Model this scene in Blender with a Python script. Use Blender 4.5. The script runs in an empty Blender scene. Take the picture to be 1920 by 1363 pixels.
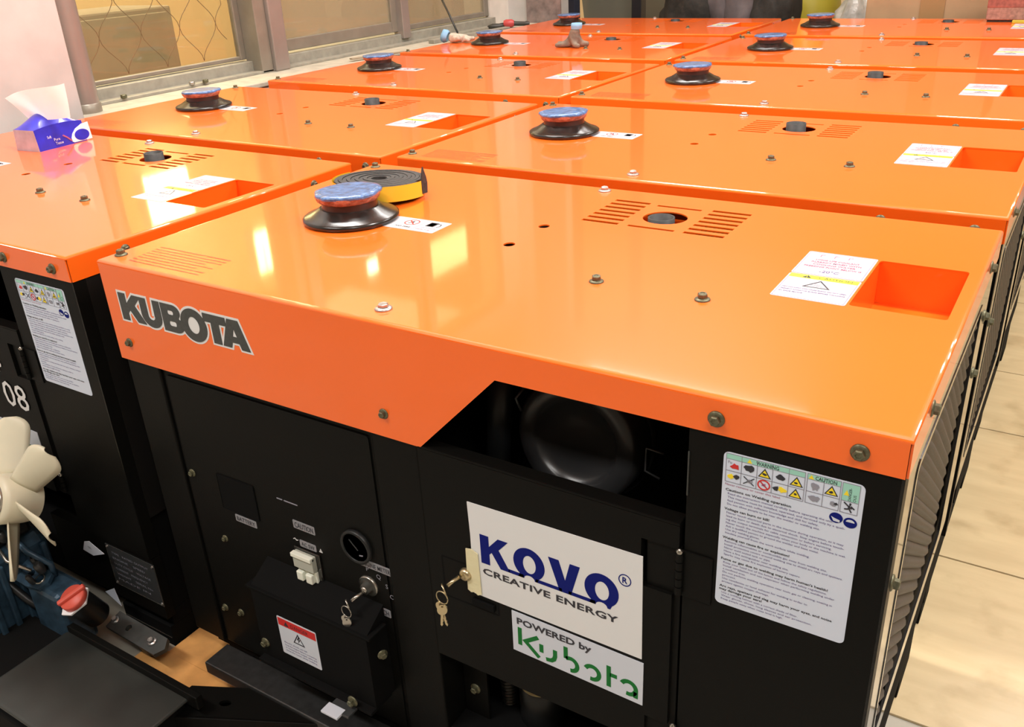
import bpy, bmesh, math, random
from mathutils import Vector, Matrix, noise
from mathutils.geometry import tessellate_polygon
random.seed(7)
S = bpy.context.scene
COL = S.collection
TZ = 0.97          # height of the generator tops above the floor

# ------------------------------------------------------------------ camera
R0 = ((0.84592228, 0.53112478, -0.04818681), (0.19348145, -0.38984089, -0.90032717), (-0.49697126, 0.75228355, -0.43253789))
cam_d = bpy.data.cameras.new('camera')
cam = bpy.data.objects.new('camera', cam_d); COL.objects.link(cam)
cam_d.sensor_width = 36; cam_d.sensor_fit = 'HORIZONTAL'
cam_d.lens = 1679.52 * 36 / 1920
cam_d.clip_start = 0.02
r, d, f = (Vector(a) for a in R0)
M = Matrix(((r.x, -d.x, -f.x, 0), (r.y, -d.y, -f.y, 0), (r.z, -d.z, -f.z, 0), (0, 0, 0, 1)))
cam.matrix_world = Matrix.Translation((1.4941, -0.9022, 0.5003 + TZ)) @ M
S.camera = cam

# ------------------------------------------------------------------ world, exposure
w = bpy.data.worlds.new('world'); S.world = w; w.use_nodes = True
w.node_tree.nodes['Background'].inputs[0].default_value = (1.0, 0.97, 0.93, 1)
w.node_tree.nodes['Background'].inputs[1].default_value = 0.12
S.view_settings.view_transform = 'Standard'
try: S.view_settings.look = 'None'
except Exception: pass
S.view_settings.exposure = -0.06
S.view_settings.gamma = 1.0
S.view_settings.use_curve_mapping = False

def area(name, loc, rot, sx, sy, power, col):
    l = bpy.data.lights.new(name, 'AREA'); l.shape = 'RECTANGLE'; l.size = sx; l.size_y = sy
    l.energy = power; l.color = col
    o = bpy.data.objects.new(name, l); COL.objects.link(o); o.location = loc; o.rotation_euler = rot
    return o
WARM = (1.0, 0.98, 0.94)
for i, (x, y, p) in enumerate(((-0.4, -1.6, 66), (2.4, -1.6, 56), (-0.4, 0.9, 84), (2.4, 0.9, 100), (-0.4, 3.1, 48), (2.4, 3.1, 58), (-0.4, 4.0, 22), (2.4, 4.0, 28))):
    area('tube_light', (x, y, 3.27), (0, 0, 0), 1.5, 0.25, p, WARM)

# ------------------------------------------------------------------ materials
MATS = {}
def mat(name, col, rough=0.5, metal=0.0, coat=0.0, spec=0.5, noise_amt=0.0, noise_scale=20, bump=0.0, emit=None, es=1.0, coat_rough=0.05, aniso=None):
    m = bpy.data.materials.new(name); m.use_nodes = True; nt = m.node_tree
    b = nt.nodes['Principled BSDF']
    c = tuple(col) + (1,)
    b.inputs['Base Color'].default_value = c
    b.inputs['Roughness'].default_value = rough
    b.inputs['Metallic'].default_value = metal
    b.inputs['Specular IOR Level'].default_value = spec
    b.inputs['Coat Weight'].default_value = coat
    b.inputs['Coat Roughness'].default_value = coat_rough
    if noise_amt or bump:
        tc = nt.nodes.new('ShaderNodeTexCoord'); n = nt.nodes.new('ShaderNodeTexNoise')
        n.inputs['Scale'].default_value = noise_scale; n.inputs['Detail'].default_value = 5
        nt.links.new(tc.outputs['Object'], n.inputs['Vector'])
        if noise_amt:
            mx = nt.nodes.new('ShaderNodeMix'); mx.data_type = 'RGBA'
            mx.inputs[6].default_value = tuple(max(0, v * (1 - noise_amt)) for v in col) + (1,)
            mx.inputs[7].default_value = tuple(min(1, v * (1 + noise_amt)) for v in col) + (1,)
            rp = nt.nodes.new('ShaderNodeMapRange'); rp.inputs[1].default_value = .3; rp.inputs[2].default_value = .7
            nt.links.new(n.outputs['Fac'], rp.inputs[0]); nt.links.new(rp.outputs[0], mx.inputs[0])
            nt.links.new(mx.outputs[2], b.inputs['Base Color'])
        if bump:
            bp = nt.nodes.new('ShaderNodeBump'); bp.inputs['Strength'].default_value = bump; bp.inputs['Distance'].default_value = .01
            nt.links.new(n.outputs['Fac'], bp.inputs['Height']); nt.links.new(bp.outputs['Normal'], b.inputs['Normal'])
    if emit:
        b.inputs['Emission Color'].default_value = tuple(emit) + (1,); b.inputs['Emission Strength'].default_value = es
    MATS[name] = m
    return m
mat('orange', (0.90, 0.137, 0.008), 0.36, spec=.25, coat=.85, coat_rough=0.055, noise_amt=0.02, noise_scale=3)
mat('orange_print', (0.30, 0.03, 0.008), 0.4)
mat('black_paint', (0.0050, 0.0048, 0.0042), 0.42, spec=0.08, bump=0.03, noise_scale=260)
mat('black_gloss', (0.012, 0.011, 0.010), 0.16, coat=0.6, coat_rough=0.05)
mat('black_matte', (0.005, 0.005, 0.005), 0.8, spec=.08)
mat('inner_dark', (0.004, 0.004, 0.004), 0.9, spec=.1)
mat('louver', (0.034, 0.030, 0.034), 0.5, spec=.25, noise_amt=.3, noise_scale=120)
mat('rubber', (0.010, 0.010, 0.009), 0.22, spec=0.6)
mat('neck', (0.035, 0.010, 0.008), 0.30)
mat('pipe', (0.035, 0.034, 0.033), 0.6, metal=.3, noise_amt=.3, noise_scale=80)
mat('bolt_zinc', (0.13, 0.125, 0.075), 0.45, metal=.6, noise_amt=.3, noise_scale=300)
mat('bolt_silver', (0.46, 0.44, 0.42), 0.32, metal=.85)
mat('blue_tape', (0.06, 0.15, 0.34), 0.28, coat=.5, noise_amt=.45, noise_scale=70, bump=.5)
mat('tape_skirt', (0.42, 0.17, 0.11), 0.35, noise_amt=.35, noise_scale=90, bump=.5)
mat('white', (0.80, 0.80, 0.82), 0.35)
mat('label_blue_white', (0.60, 0.66, 0.78), 0.35)
mat('label_white', (0.52, 0.50, 0.53), 0.35)
mat('paper', (0.70, 0.71, 0.72), 0.5)
mat('pale_paper', (0.58, 0.62, 0.70), 0.4)
mat('ink', (0.02, 0.02, 0.03), 0.5)
mat('ink_violet', (0.12, 0.09, 0.25), 0.5)
mat('ink_pink', (0.36, 0.09, 0.18), 0.5)
mat('ink_grey', (0.25, 0.25, 0.30), 0.5)
mat('navy', (0.003, 0.009, 0.15), 0.7, spec=.15)
mat('green_ink', (0.008, 0.15, 0.028), 0.6, spec=.2)
mat('mint', (0.30, 0.60, 0.50), 0.4)
mat('yellow_ink', (0.85, 0.66, 0.02), 0.4)
mat('yellow_label', (0.90, 0.86, 0.04), 0.4)
mat('red_ink', (0.55, 0.02, 0.02), 0.4)
mat('badge_grey', (0.055, 0.06, 0.06), 0.35, metal=.3, noise_amt=.15, noise_scale=200)
mat('badge_white', (0.72, 0.72, 0.72), 0.35)
mat('masking', (0.72, 0.66, 0.42), 0.7, bump=.2, noise_scale=60)
mat('steel', (0.42, 0.40, 0.36), 0.25, metal=.9)
mat('brass', (0.55, 0.46, 0.28), 0.28, metal=.9)
mat('dark_steel', (0.045, 0.045, 0.045), 0.35, metal=.5, noise_amt=.2, noise_scale=60)
mat('grey_steel', (0.05, 0.053, 0.05), 0.5, metal=.3, noise_amt=.3, noise_scale=30)
mat('plate_metal', (0.045, 0.048, 0.05), 0.45, metal=.3)
mat('nameplate', (0.24, 0.24, 0.26), .5)
mat('tray_black', (0.016, 0.018, 0.016), .45, noise_amt=.6, noise_scale=6)
mat('breaker', (0.78, 0.80, 0.70), 0.4)
mat('breaker_grey', (0.42, 0.43, 0.37), 0.4)
mat('cream', (0.70, 0.66, 0.50), 0.42, noise_amt=.06, noise_scale=8)
mat('engine_blue', (0.028, 0.060, 0.095), 0.42, metal=.25, noise_amt=.4, noise_scale=40)
mat('red_cap', (0.62, 0.09, 0.06), 0.45)
mat('engine_dark', (0.012, 0.013, 0.014), 0.4, metal=.3)
mat('cleaner', (0.022, 0.022, 0.023), .30)
mat('filter_tan', (0.33, 0.27, 0.12), 0.4, noise_amt=.2, noise_scale=50)
mat('foam', (0.040, 0.038, 0.036), 0.85, noise_amt=.3, noise_scale=150)
mat('foam_yellow', (0.85, 0.52, 0.03), 0.4)
mat('tissue', (0.92, 0.91, 0.90), 0.8)
mat('pack_blue', (0.020, 0.025, 0.50), 0.28, coat=.4, noise_amt=.2, noise_scale=25)
mat('pack_light', (0.12, 0.20, 0.75), 0.3)
mat('pack_grey', (0.55, 0.50, 0.58), 0.35, noise_amt=.15, noise_scale=30)
mat('glove_cloth', (0.48, 0.41, 0.33), 0.9, noise_amt=.2, noise_scale=60, bump=.4)
mat('glove_dirty', (0.18, 0.14, 0.105), 0.9, noise_amt=.35, noise_scale=30, bump=.4)
mat('glove_cuff', (0.22, 0.42, 0.62), 0.8)
mat('wood_stick', (0.30, 0.24, 0.16), 0.7)
mat('tool_red', (0.45, 0.05, 0.05), 0.4)
mat('tool_dark', (0.03, 0.03, 0.025), 0.4)
mat('cardboard', (0.36, 0.235, 0.125), 0.8, noise_amt=.08, noise_scale=10)
mat('box_tape', (0.30, 0.175, 0.07), 0.45)
mat('red_carton', (0.24, 0.075, 0.055), 0.6, noise_amt=.35, noise_scale=45)
mat('pink_carton', (0.27, 0.15, 0.115), 0.6, noise_amt=.3, noise_scale=60)
mat('yellow_thing', (0.42, 0.36, 0.03), 0.4)
mat('film', (0.52, 0.52, 0.47), 0.18, noise_amt=.3, noise_scale=14, bump=.8)
mat('jacket', (0.020, 0.017, 0.013), 0.85, noise_amt=.3, noise_scale=25, bump=.5)
mat('mauve_cloth', (0.085, 0.070, 0.070), 0.9, noise_amt=.15, noise_scale=18, bump=.3)
mat('post_blue', (0.022, 0.026, 0.048), 0.4)
mat('post_black', (0.012, 0.011, 0.014), 0.4)
mat('bin_grey', (0.14, 0.135, 0.10), 0.6)
mat('plaster', (0.62, 0.57, 0.50), 0.85, noise_amt=.10, noise_scale=7, bump=.25)
mat('ceiling', (0.82, 0.72, 0.58), 0.9)
mat('backwall', (0.78, 0.64, 0.42), 0.85, noise_amt=.05, noise_scale=3)
mat('pillar_white', (0.49, 0.475, 0.45), 0.5, noise_amt=.10, noise_scale=6, bump=.25)
mat('sill', (0.42, 0.39, 0.31), 0.8, noise_amt=.15, noise_scale=16, bump=.2)
mat('alu', (0.26, 0.235, 0.19), 0.38, metal=.35, noise_amt=.1, noise_scale=12)
mat('alu_pink', (0.32, 0.28, 0.25), 0.32, metal=.4, noise_amt=.08, noise_scale=8)
mat('track', (0.30, 0.29, 0.24), 0.5, metal=.2, noise_amt=.15, noise_scale=25)
mat('mesh_wire', (0.17, 0.12, 0.07), 0.6)
mat('cabinet_grey', (0.34, 0.31, 0.23), 0.7, noise_amt=.08, noise_scale=9)
mat('far_room', (0.78, 0.60, 0.33), 0.8)
mat('board_orange', (0.62, 0.30, 0.09), .55, noise_amt=.25, noise_scale=14)
mat('dim_wall', (0.22, 0.19, 0.15), .85)
mat('mottle', (0.20, 0.155, 0.14), 0.7, noise_amt=.35, noise_scale=20)
mat('concrete', (0.36, 0.33, 0.27), 0.6, noise_amt=.15, noise_scale=6, bump=.1)
mat('lamp', (1, .95, .8), .5, emit=(1.0, 0.93, 0.72), es=70)
mat('lamp_soft', (1, .9, .6), .5, emit=(1.0, 0.84, 0.45), es=24)
mat('lamp_case', (0.7, 0.7, 0.68), .5)
def ply_mat():
    m = mat('plywood', (0.5, 0.35, 0.2), 0.33, coat=.35, coat_rough=.18)
    nt = m.node_tree; b = nt.nodes['Principled BSDF']
    tc = nt.nodes.new('ShaderNodeTexCoord'); mp = nt.nodes.new('ShaderNodeMapping'); mp.inputs['Scale'].default_value = (2.0, 9.0, 2.0)
    n = nt.nodes.new('ShaderNodeTexNoise'); n.inputs['Scale'].default_value = 2.2; n.inputs['Detail'].default_value = 7
    n2 = nt.nodes.new('ShaderNodeTexNoise'); n2.inputs['Scale'].default_value = 7; n2.inputs['Detail'].default_value = 6
    cr = nt.nodes.new('ShaderNodeValToRGB')
    cr.color_ramp.elements[0].position = .32; cr.color_ramp.elements[0].color = (0.50, 0.385, 0.215, 1)
    cr.color_ramp.elements[1].position = .66; cr.color_ramp.elements[1].color = (0.58, 0.455, 0.26, 1)
    cr2 = nt.nodes.new('ShaderNodeValToRGB')
    cr2.color_ramp.elements[0].position = .28; cr2.color_ramp.elements[0].color = (0.70, 0.66, 0.60, 1)
    cr2.color_ramp.elements[1].position = .46; cr2.color_ramp.elements[1].color = (1, 1, 1, 1)
    mx = nt.nodes.new('ShaderNodeMix'); mx.data_type = 'RGBA'; mx.blend_type = 'MULTIPLY'; mx.inputs[0].default_value = .8
    nt.links.new(tc.outputs['Object'], mp.inputs[0]); nt.links.new(mp.outputs[0], n.inputs[0]); nt.links.new(tc.outputs['Object'], n2.inputs[0])
    nt.links.new(n.outputs['Fac'], cr.inputs[0]); nt.links.new(n2.outputs['Fac'], cr2.inputs[0])
    nt.links.new(cr.outputs[0], mx.inputs[6]); nt.links.new(cr2.outputs[0], mx.inputs[7]); nt.links.new(mx.outputs[2], b.inputs['Base Color'])
    bp = nt.nodes.new('ShaderNodeBump'); bp.inputs['Strength'].default_value = .15; bp.inputs['Distance'].default_value = .01
    nt.links.new(n2.outputs['Fac'], bp.inputs['Height']); nt.links.new(bp.outputs['Normal'], b.inputs['Normal']); nt.links.new(bp.outputs['Normal'], b.inputs['Coat Normal'])
ply_mat()
def glass_mat(name, dif, tint):
    m = bpy.data.materials.new(name); m.use_nodes = True; nt = m.node_tree; nt.nodes.clear()
    o = nt.nodes.new('ShaderNodeOutputMaterial'); t = nt.nodes.new('ShaderNodeBsdfTransparent'); g = nt.nodes.new('ShaderNodeBsdfGlossy')
    dd = nt.nodes.new('ShaderNodeBsdfDiffuse'); dd.inputs[0].default_value = (0.34, 0.29, 0.20, 1)
    t.inputs[0].default_value = (0.93, 0.90, 0.82, 1); g.inputs[1].default_value = .03
    dd.inputs[0].default_value = tuple(tint) + (1,)
    m1 = nt.nodes.new('ShaderNodeMixShader'); m2 = nt.nodes.new('ShaderNodeMixShader'); m2.inputs[0].default_value = dif
    nt.links.new(t.outputs[0], m2.inputs[1]); nt.links.new(dd.outputs[0], m2.inputs[2])
    m1.inputs[0].default_value = .05; nt.links.new(m2.outputs[0], m1.inputs[1]); nt.links.new(g.outputs[0], m1.inputs[2])
    nt.links.new(m1.outputs[0], o.inputs[0]); MATS[name] = m
glass_mat('glass', .07, (0.34, 0.29, 0.20)); glass_mat('frosted', .50, (0.36, 0.31, 0.22))

# ------------------------------------------------------------------ mesh builder
class Frame:
    def __init__(s, P, U, V, N): s.P, s.U, s.V, s.N = Vector(P), Vector(U), Vector(V), Vector(N)
    def __call__(s, u, v, n=0.0): return s.P + s.U * u + s.V * v + s.N * n
FRONT = Frame((0, 0, TZ), (1, 0, 0), (0, 0, 1), (0, -1, 0))
TOP = Frame((0, 0, TZ), (1, 0, 0), (0, 1, 0), (0, 0, 1))
WORLDXY = Frame((0, 0, 0), (1, 0, 0), (0, 1, 0), (0, 0, 1))
_text = {}
def text_geo(s, bold=0.0, spacing=1.0):
    k = (s, bold, spacing)
    if k not in _text:
        c = bpy.data.curves.new('t', 'FONT'); c.body = s; c.size = 1.0; c.offset = bold; c.space_character = spacing; c.resolution_u = 2
        o = bpy.data.objects.new('t', c); m = bpy.data.meshes.new_from_object(o)
        _text[k] = ([tuple(v.co)[:2] for v in m.vertices], [tuple(p.vertices) for p in m.polygons])
        bpy.data.objects.remove(o); bpy.data.meshes.remove(m); bpy.data.curves.remove(c)
    return _text[k]
class MB:
    def __init__(s): s.v = []; s.f = []; s.m = []; s.sm = []; s.names = []
    def mi(s, n):
        if n not in s.names: s.names.append(n)
        return s.names.index(n)
    def raw(s, vs, fs, m, smooth=False):
        b = len(s.v); s.v += [tuple(v) for v in vs]; k = s.mi(m)
        for f in fs: s.f.append([i + b for i in f]); s.m.append(k); s.sm.append(smooth)
        return s
    def box(s, a, b, m, bev=0.0, fr=None, seg=2):
        bm = bmesh.new(); bmesh.ops.create_cube(bm, size=1.0)
        for v in bm.verts: v.co = Vector([(a[i] + b[i]) / 2 + v.co[i] * (b[i] - a[i]) for i in range(3)])
        if bev: bmesh.ops.bevel(bm, geom=list(bm.edges), offset=bev, segments=seg, affect='EDGES', profile=.5)
        vs = [v.co.copy() for v in bm.verts]
        if fr: vs = [fr(*v) for v in vs]
        fs = [[v.index for v in f.verts] for f in bm.faces]; bm.free()
        return s.raw(vs, fs, m)
    def lathe(s, prof, m, c=(0, 0, 0), fr=None, seg=40, smooth=True, caps=True, sx=1.0, sy=1.0, wob=0.0, hexa=False):
        fr = fr or Frame(c, (1, 0, 0), (0, 1, 0), (0, 0, 1)); vs = []; fs = []
        ph = random.random() * 6
        for r, z in prof:
            for i in range(seg):
                a = 2 * math.pi * i / seg
                rr = r * (1 + wob * (math.sin(5 * a + ph) * .6 + math.sin(11 * a + 2 * ph) * .4))
                vs.append(fr(rr * math.cos(a) * sx, rr * math.sin(a) * sy, z))
        for j in range(len(prof) - 1):
            for i in range(seg):
                i2 = (i + 1) % seg; fs.append([j * seg + i, j * seg + i2, (j + 1) * seg + i2, (j + 1) * seg + i])
        s.raw(vs, fs, m, smooth)
        if caps:
            for j, rev in ((0, True), (len(prof) - 1, False)):
                if prof[j][0] > 1e-5:
                    l = list(range(j * seg, j * seg + seg)); s.raw(vs, [l[::-1] if rev else l], m)
        return s
    def poly(s, loops, m, fr, h0=0.0, h1=0.0004, bottom=False):
        flat = [p for l in loops for p in l]; n = len(flat)
        tris = tessellate_polygon([[Vector((p[0], p[1], 0)) for p in l] for l in loops])
        vs = [fr(p[0], p[1], h1) for p in flat] + [fr(p[0], p[1], h0) for p in flat]; fs = []
        for t in tris:
            a, b, c = (flat[i] for i in t)
            if (b[0] - a[0]) * (c[1] - a[1]) - (b[1] - a[1]) * (c[0] - a[0]) < 0: t = t[::-1]
            fs.append(list(t))
            if bottom: fs.append([i + n for i in reversed(t)])
        o = 0
        if h1 != h0:
            for l in loops:
                k = len(l)
                ar = sum(l[i][0] * l[(i + 1) % k][1] - l[(i + 1) % k][0] * l[i][1] for i in range(k))
                for i in range(k):
                    a, b = o + i, o + (i + 1) % k
                    q = [a, a + n, b + n, b]
                    fs.append(q)
                o += k
        return s.raw(vs, fs, m)
    def text(s, t, m, fr, x, y, w=None, h=None, hn=0.0005, bold=0.0, spacing=1.0, rot=0.0):
        vs, fs = text_geo(t, bold, spacing)
        x0 = min(v[0] for v in vs); x1 = max(v[0] for v in vs)
        sy = (h or 1.0) / 0.73; sx = (w / (x1 - x0)) if w else sy
        if h is None: sy = sx
        cr, sr = math.cos(rot), math.sin(rot)
        out = []
        for a, b in vs:
            a = (a - x0) * sx; b = b * sy
            out.append(fr(x + a * cr - b * sr, y + a * sr + b * cr, hn))
        return s.raw(out, fs, m)
    def tube(s, pts, r, m, seg=8, caps=True):
        pts = [Vector(p) for p in pts]; vs = []; fs = []; n = len(pts)
        rs = r if isinstance(r, (list, tuple)) else [r] * n
        up = Vector((0, 0, 1))
        prev = None
        for i, p in enumerate(pts):
            t = (pts[min(i + 1, n - 1)] - pts[max(i - 1, 0)]).normalized()
            a = prev if prev is not None else (up.cross(t) if abs(t.z) < .95 else Vector((1, 0, 0)))
            a = (a - t * a.dot(t)).normalized(); prev = a; b = t.cross(a)
            for k in range(seg):
                an = 2 * math.pi * k / seg; vs.append(p + (a * math.cos(an) + b * math.sin(an)) * rs[i])
        for i in range(n - 1):
            for k in range(seg):
                k2 = (k + 1) % seg; fs.append([i * seg + k, i * seg + k2, (i + 1) * seg + k2, (i + 1) * seg + k])
        if caps: fs += [list(range(seg))[::-1], list(range((n - 1) * seg, n * seg))]
        return s.raw(vs, fs, m, True)
    def build(s, name, parent=None, loc=None, label=None):
        me = bpy.data.meshes.new(name); me.from_pydata(s.v, [], s.f)
        for n in s.names: me.materials.append(MATS[n])
        for p, k, sm in zip(me.polygons, s.m, s.sm): p.material_index = k; p.use_smooth = sm
        me.update()
        o = bpy.data.objects.new(name, me); COL.objects.link(o)
        if parent: o.parent = parent
        if loc: o.location = loc
        if label: o['label'] = label
        return o
def tag(o, label, cat, group=None):
    o['label'] = label; o['category'] = cat
    if group: o['group'] = group
    return o
def thing(name, label, cat, loc=(0, 0, 0), rz=0.0, group=None):
    o = bpy.data.objects.new(name, None); COL.objects.link(o); o.empty_display_size = .05
    o.location = loc; o.rotation_euler = (0, 0, rz)
    return tag(o, label, cat, group)
def struct(o): o['kind'] = 'structure'; return o
def ell(cx, cy, rx, ry, a0=0, a1=360, n=32, closed=True):
    k = n if closed else n + 1
    return [(cx + rx * math.cos(math.radians(a0 + (a1 - a0) * i / n)), cy + ry * math.sin(math.radians(a0 + (a1 - a0) * i / n))) for i in range(k)]
def rect(x0, y0, x1, y1): return [(x0, y0), (x1, y0), (x1, y1), (x0, y1)]
def rrect(x0, y0, x1, y1, r, n=4):
    out = []
    for cx, cy, a in ((x1 - r, y0 + r, -90), (x1 - r, y1 - r, 0), (x0 + r, y1 - r, 90), (x0 + r, y0 + r, 180)):
        out += ell(cx, cy, r, r, a, a + 90, n, False)
    return out
def ribbon(pts, w):
    L, Rr = [], []
    for i, p in enumerate(pts):
        p = Vector(p); a = Vector(pts[max(i - 1, 0)]); b = Vector(pts[min(i + 1, len(pts) - 1)])
        d1 = (p - a).normalized() if i else (b - p).normalized(); d2 = (b - p).normalized() if i < len(pts) - 1 else d1
        t = (d1 + d2).normalized(); n = Vector((-t.y, t.x)); k = w / 2 / max(.35, n.dot(Vector((-d1.y, d1.x))))
        L.append(tuple(p + n * k)); Rr.append(tuple(p - n * k))
    return L + Rr[::-1]
def outset(loop, d):
    n = len(loop); ar = sum(loop[i][0] * loop[(i + 1) % n][1] - loop[(i + 1) % n][0] * loop[i][1] for i in range(n)); sgn = 1 if ar > 0 else -1
    out = []
    for i in range(n):
        p = Vector(loop[i]); a = (p - Vector(loop[i - 1])).normalized(); b = (Vector(loop[(i + 1) % n]) - p).normalized()
        na = Vector((a.y, -a.x)) * sgn; nb = Vector((b.y, -b.x)) * sgn; m = (na + nb)
        m = m.normalized() if m.length > 1e-6 else na
        out.append(tuple(p + m * d / max(.5, m.dot(na))))
    return out

# ------------------------------------------------------------------ the generators
L, D, HR, HV, XT, XN = 1.40, 0.7955, 0.0507, 0.198, 0.7225, 0.868
RC = (1.249, 0.345, 1.379, 0.554)      # recess
def hood_mb():
    mb = MB(); t = TOP; th = 0.0025; rr = 0.006
    holes = [rrect(*RC, .006)]
    for k in range(7):
        y = .566 + k * .0243
        for x0, x1 in ((.701, .777), (.907, .983)): holes.append(rect(x0, y - .002, x1, y + .0085))
    holes += [rect(.797, .564, .889, .5725), rect(.795, .705, .887, .7135), ell(.842, .638, .0425, .041, n=40)]
    holes += [ell(.6535, .382, .0105, .0115, n=20), ell(.656, .501, .0105, .0115, n=20)]
    mb.poly([rect(rr, rr, L - rr, D - rr)] + holes, 'orange', t, -th, 0.0, bottom=True)
    # rounded fold round the edge
    seg = 5; ring = []
    for k in range(seg + 1):
        a = math.pi / 2 * k / seg; i = rr - rr * math.sin(a); z = -rr + rr * math.cos(a)
        ring.append([t(*p, z) for p in rect(i, i, L - i, D - i)])
    for k in range(seg):
        vs = ring[k] + ring[k + 1]
        mb.raw(vs, [[j, (j + 1) % 4, 4 + (j + 1) % 4, 4 + j][::-1] for j in range(4)], 'orange', True)
    # valances: front (with its deep left part), sides, back
    fl = [(.0012, -rr), (.0012, -HV), (XT, -HV), (XN, -HR), (L - .003, -HR), (L - .003, -rr)]
    mb.poly([[(a, b) for a, b in fl]], 'orange', FRONT, -th, 0.0, bottom=True)
    sd = Frame((L, 0, TZ), (0, 1, 0), (0, 0, 1), (1, 0, 0)); mb.poly([rect(.003, -HR, D, -rr)], 'orange', sd, -th, 0, bottom=True)
    sd = Frame((0, 0, TZ), (0, 1, 0), (0, 0, 1), (-1, 0, 0)); mb.poly([rect(.003, -HR, D, -rr)], 'orange', sd, -th, 0, bottom=True)
    sd = Frame((0, D, TZ), (1, 0, 0), (0, 0, 1), (0, 1, 0)); mb.poly([rect(0, -HR, L, -rr)], 'orange', sd, -th, 0, bottom=True)
    return mb
def recess_mb():
    mb = MB(); x0, y0, x1, y1 = RC; dz = -.072; e = .0005
    a = [TOP(x0 - e, y0 - e, -.0015), TOP(x1 + e, y0 - e, -.0015), TOP(x1 + e, y1 + e, -.0015), TOP(x0 - e, y1 + e, -.0015)]
    b = [TOP(x0, y0, dz), TOP(x1, y0, dz), TOP(x1, y1, dz), TOP(x0, y1, dz)]
    mb.raw(a + b, [[0, 4, 5, 1], [1, 5, 6, 2], [2, 6, 7, 3], [3, 7, 4, 0], [4, 7, 6, 5]], 'orange')
    mb.lathe([(.018, dz + .0005), (.018, dz + .005), (.012, dz + .007), (.001, dz + .007)], 'orange', fr=Frame(TOP((x0 + x1) / 2, y0 + .03), (1, 0, 0), (0, 1, 0), (0, 0, 1)), seg=20)
    return mb
def bolt_mb(kind='bolt_zinc', s=1.0):
    mb = MB(); z = Frame((0, 0, 0), (1, 0, 0), (0, 1, 0), (0, 0, 1))
    mb.lathe([(.0095 * s, 0), (.0095 * s, .0012 * s), (.0085 * s, .0022 * s), (.006 * s, .003 * s)], kind, fr=z, seg=20)
    mb.lathe([(.0062 * s, .0028 * s), (.0062 * s, .0075 * s), (.0052 * s, .0086 * s), (.0032 * s, .0086 * s), (.0028 * s, .0078 * s)], kind, fr=z, seg=6, smooth=False)
    return mb
def plug_mb():
    mb = MB(); mb.lathe([(.0135, 0), (.0138, .0015), (.0125, .003), (.009, .0038)], 'bolt_silver', seg=24)
    mb.lathe([(.0085, .0035), (.0085, .0080), (.0070, .0092), (.004, .0088)], 'bolt_silver', seg=6, smooth=False)
    return mb
_bolt = {}
def put_bolt(parent, p, n, kind='bolt_zinc', s=1.0, name='bolt'):
    k = (kind, s, name)
    if k not in _bolt:
        me = (plug_mb() if name == 'plug' else bolt_mb(kind, s)).build(name + '_src'); _bolt[k] = me.data; bpy.data.objects.remove(me)
    o = bpy.data.objects.new(name, _bolt[k]); COL.objects.link(o); o.parent = parent; o.location = p
    o.rotation_euler = Vector(n).to_track_quat('Z', 'Y').to_euler()
    return o
def neck_mb():
    mb = MB(); f = Frame(TOP(.265, .405), (1, 0, 0), (0, 1, 0), (0, 0, 1))
    mb.lathe([(.093, 0), (.096, .003), (.096, .009), (.092, .012), (.078, .017), (.066, .024), (.060, .028)], 'rubber', fr=f, seg=56)
    mb.lathe([(.057, .024), (.0555, .030), (.0555, .050)], 'neck', fr=f, seg=48)
    return mb
def cap_mb():
    mb = MB(); f = Frame(TOP(.265, .405), (.9998, 0, .02), (0, 1, 0), (-.02, 0, .9998))
    mb.lathe([(.0575, .040), (.061, .043), (.064, .051), (.0645, .054)], 'tape_skirt', fr=f, seg=64, wob=.03, caps=False)
    mb.lathe([(.0655, .052), (.067, .055), (.065, .0590), (.055, .0605), (.03, .0592), (.001, .0592)], 'blue_tape', fr=f, seg=64, wob=.035)
    return mb
def pipe_mb():
    mb = MB(); f = Frame(TOP(.833, .641), (1, 0, 0), (0, 1, 0), (0, 0, 1))
    mb.lathe([(.0255, -.045), (.0255, .0125), (.0225, .0125), (.0220, -.040), (.001, -.042)], 'pipe', fr=f, seg=36, caps=False)
    return mb
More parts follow.
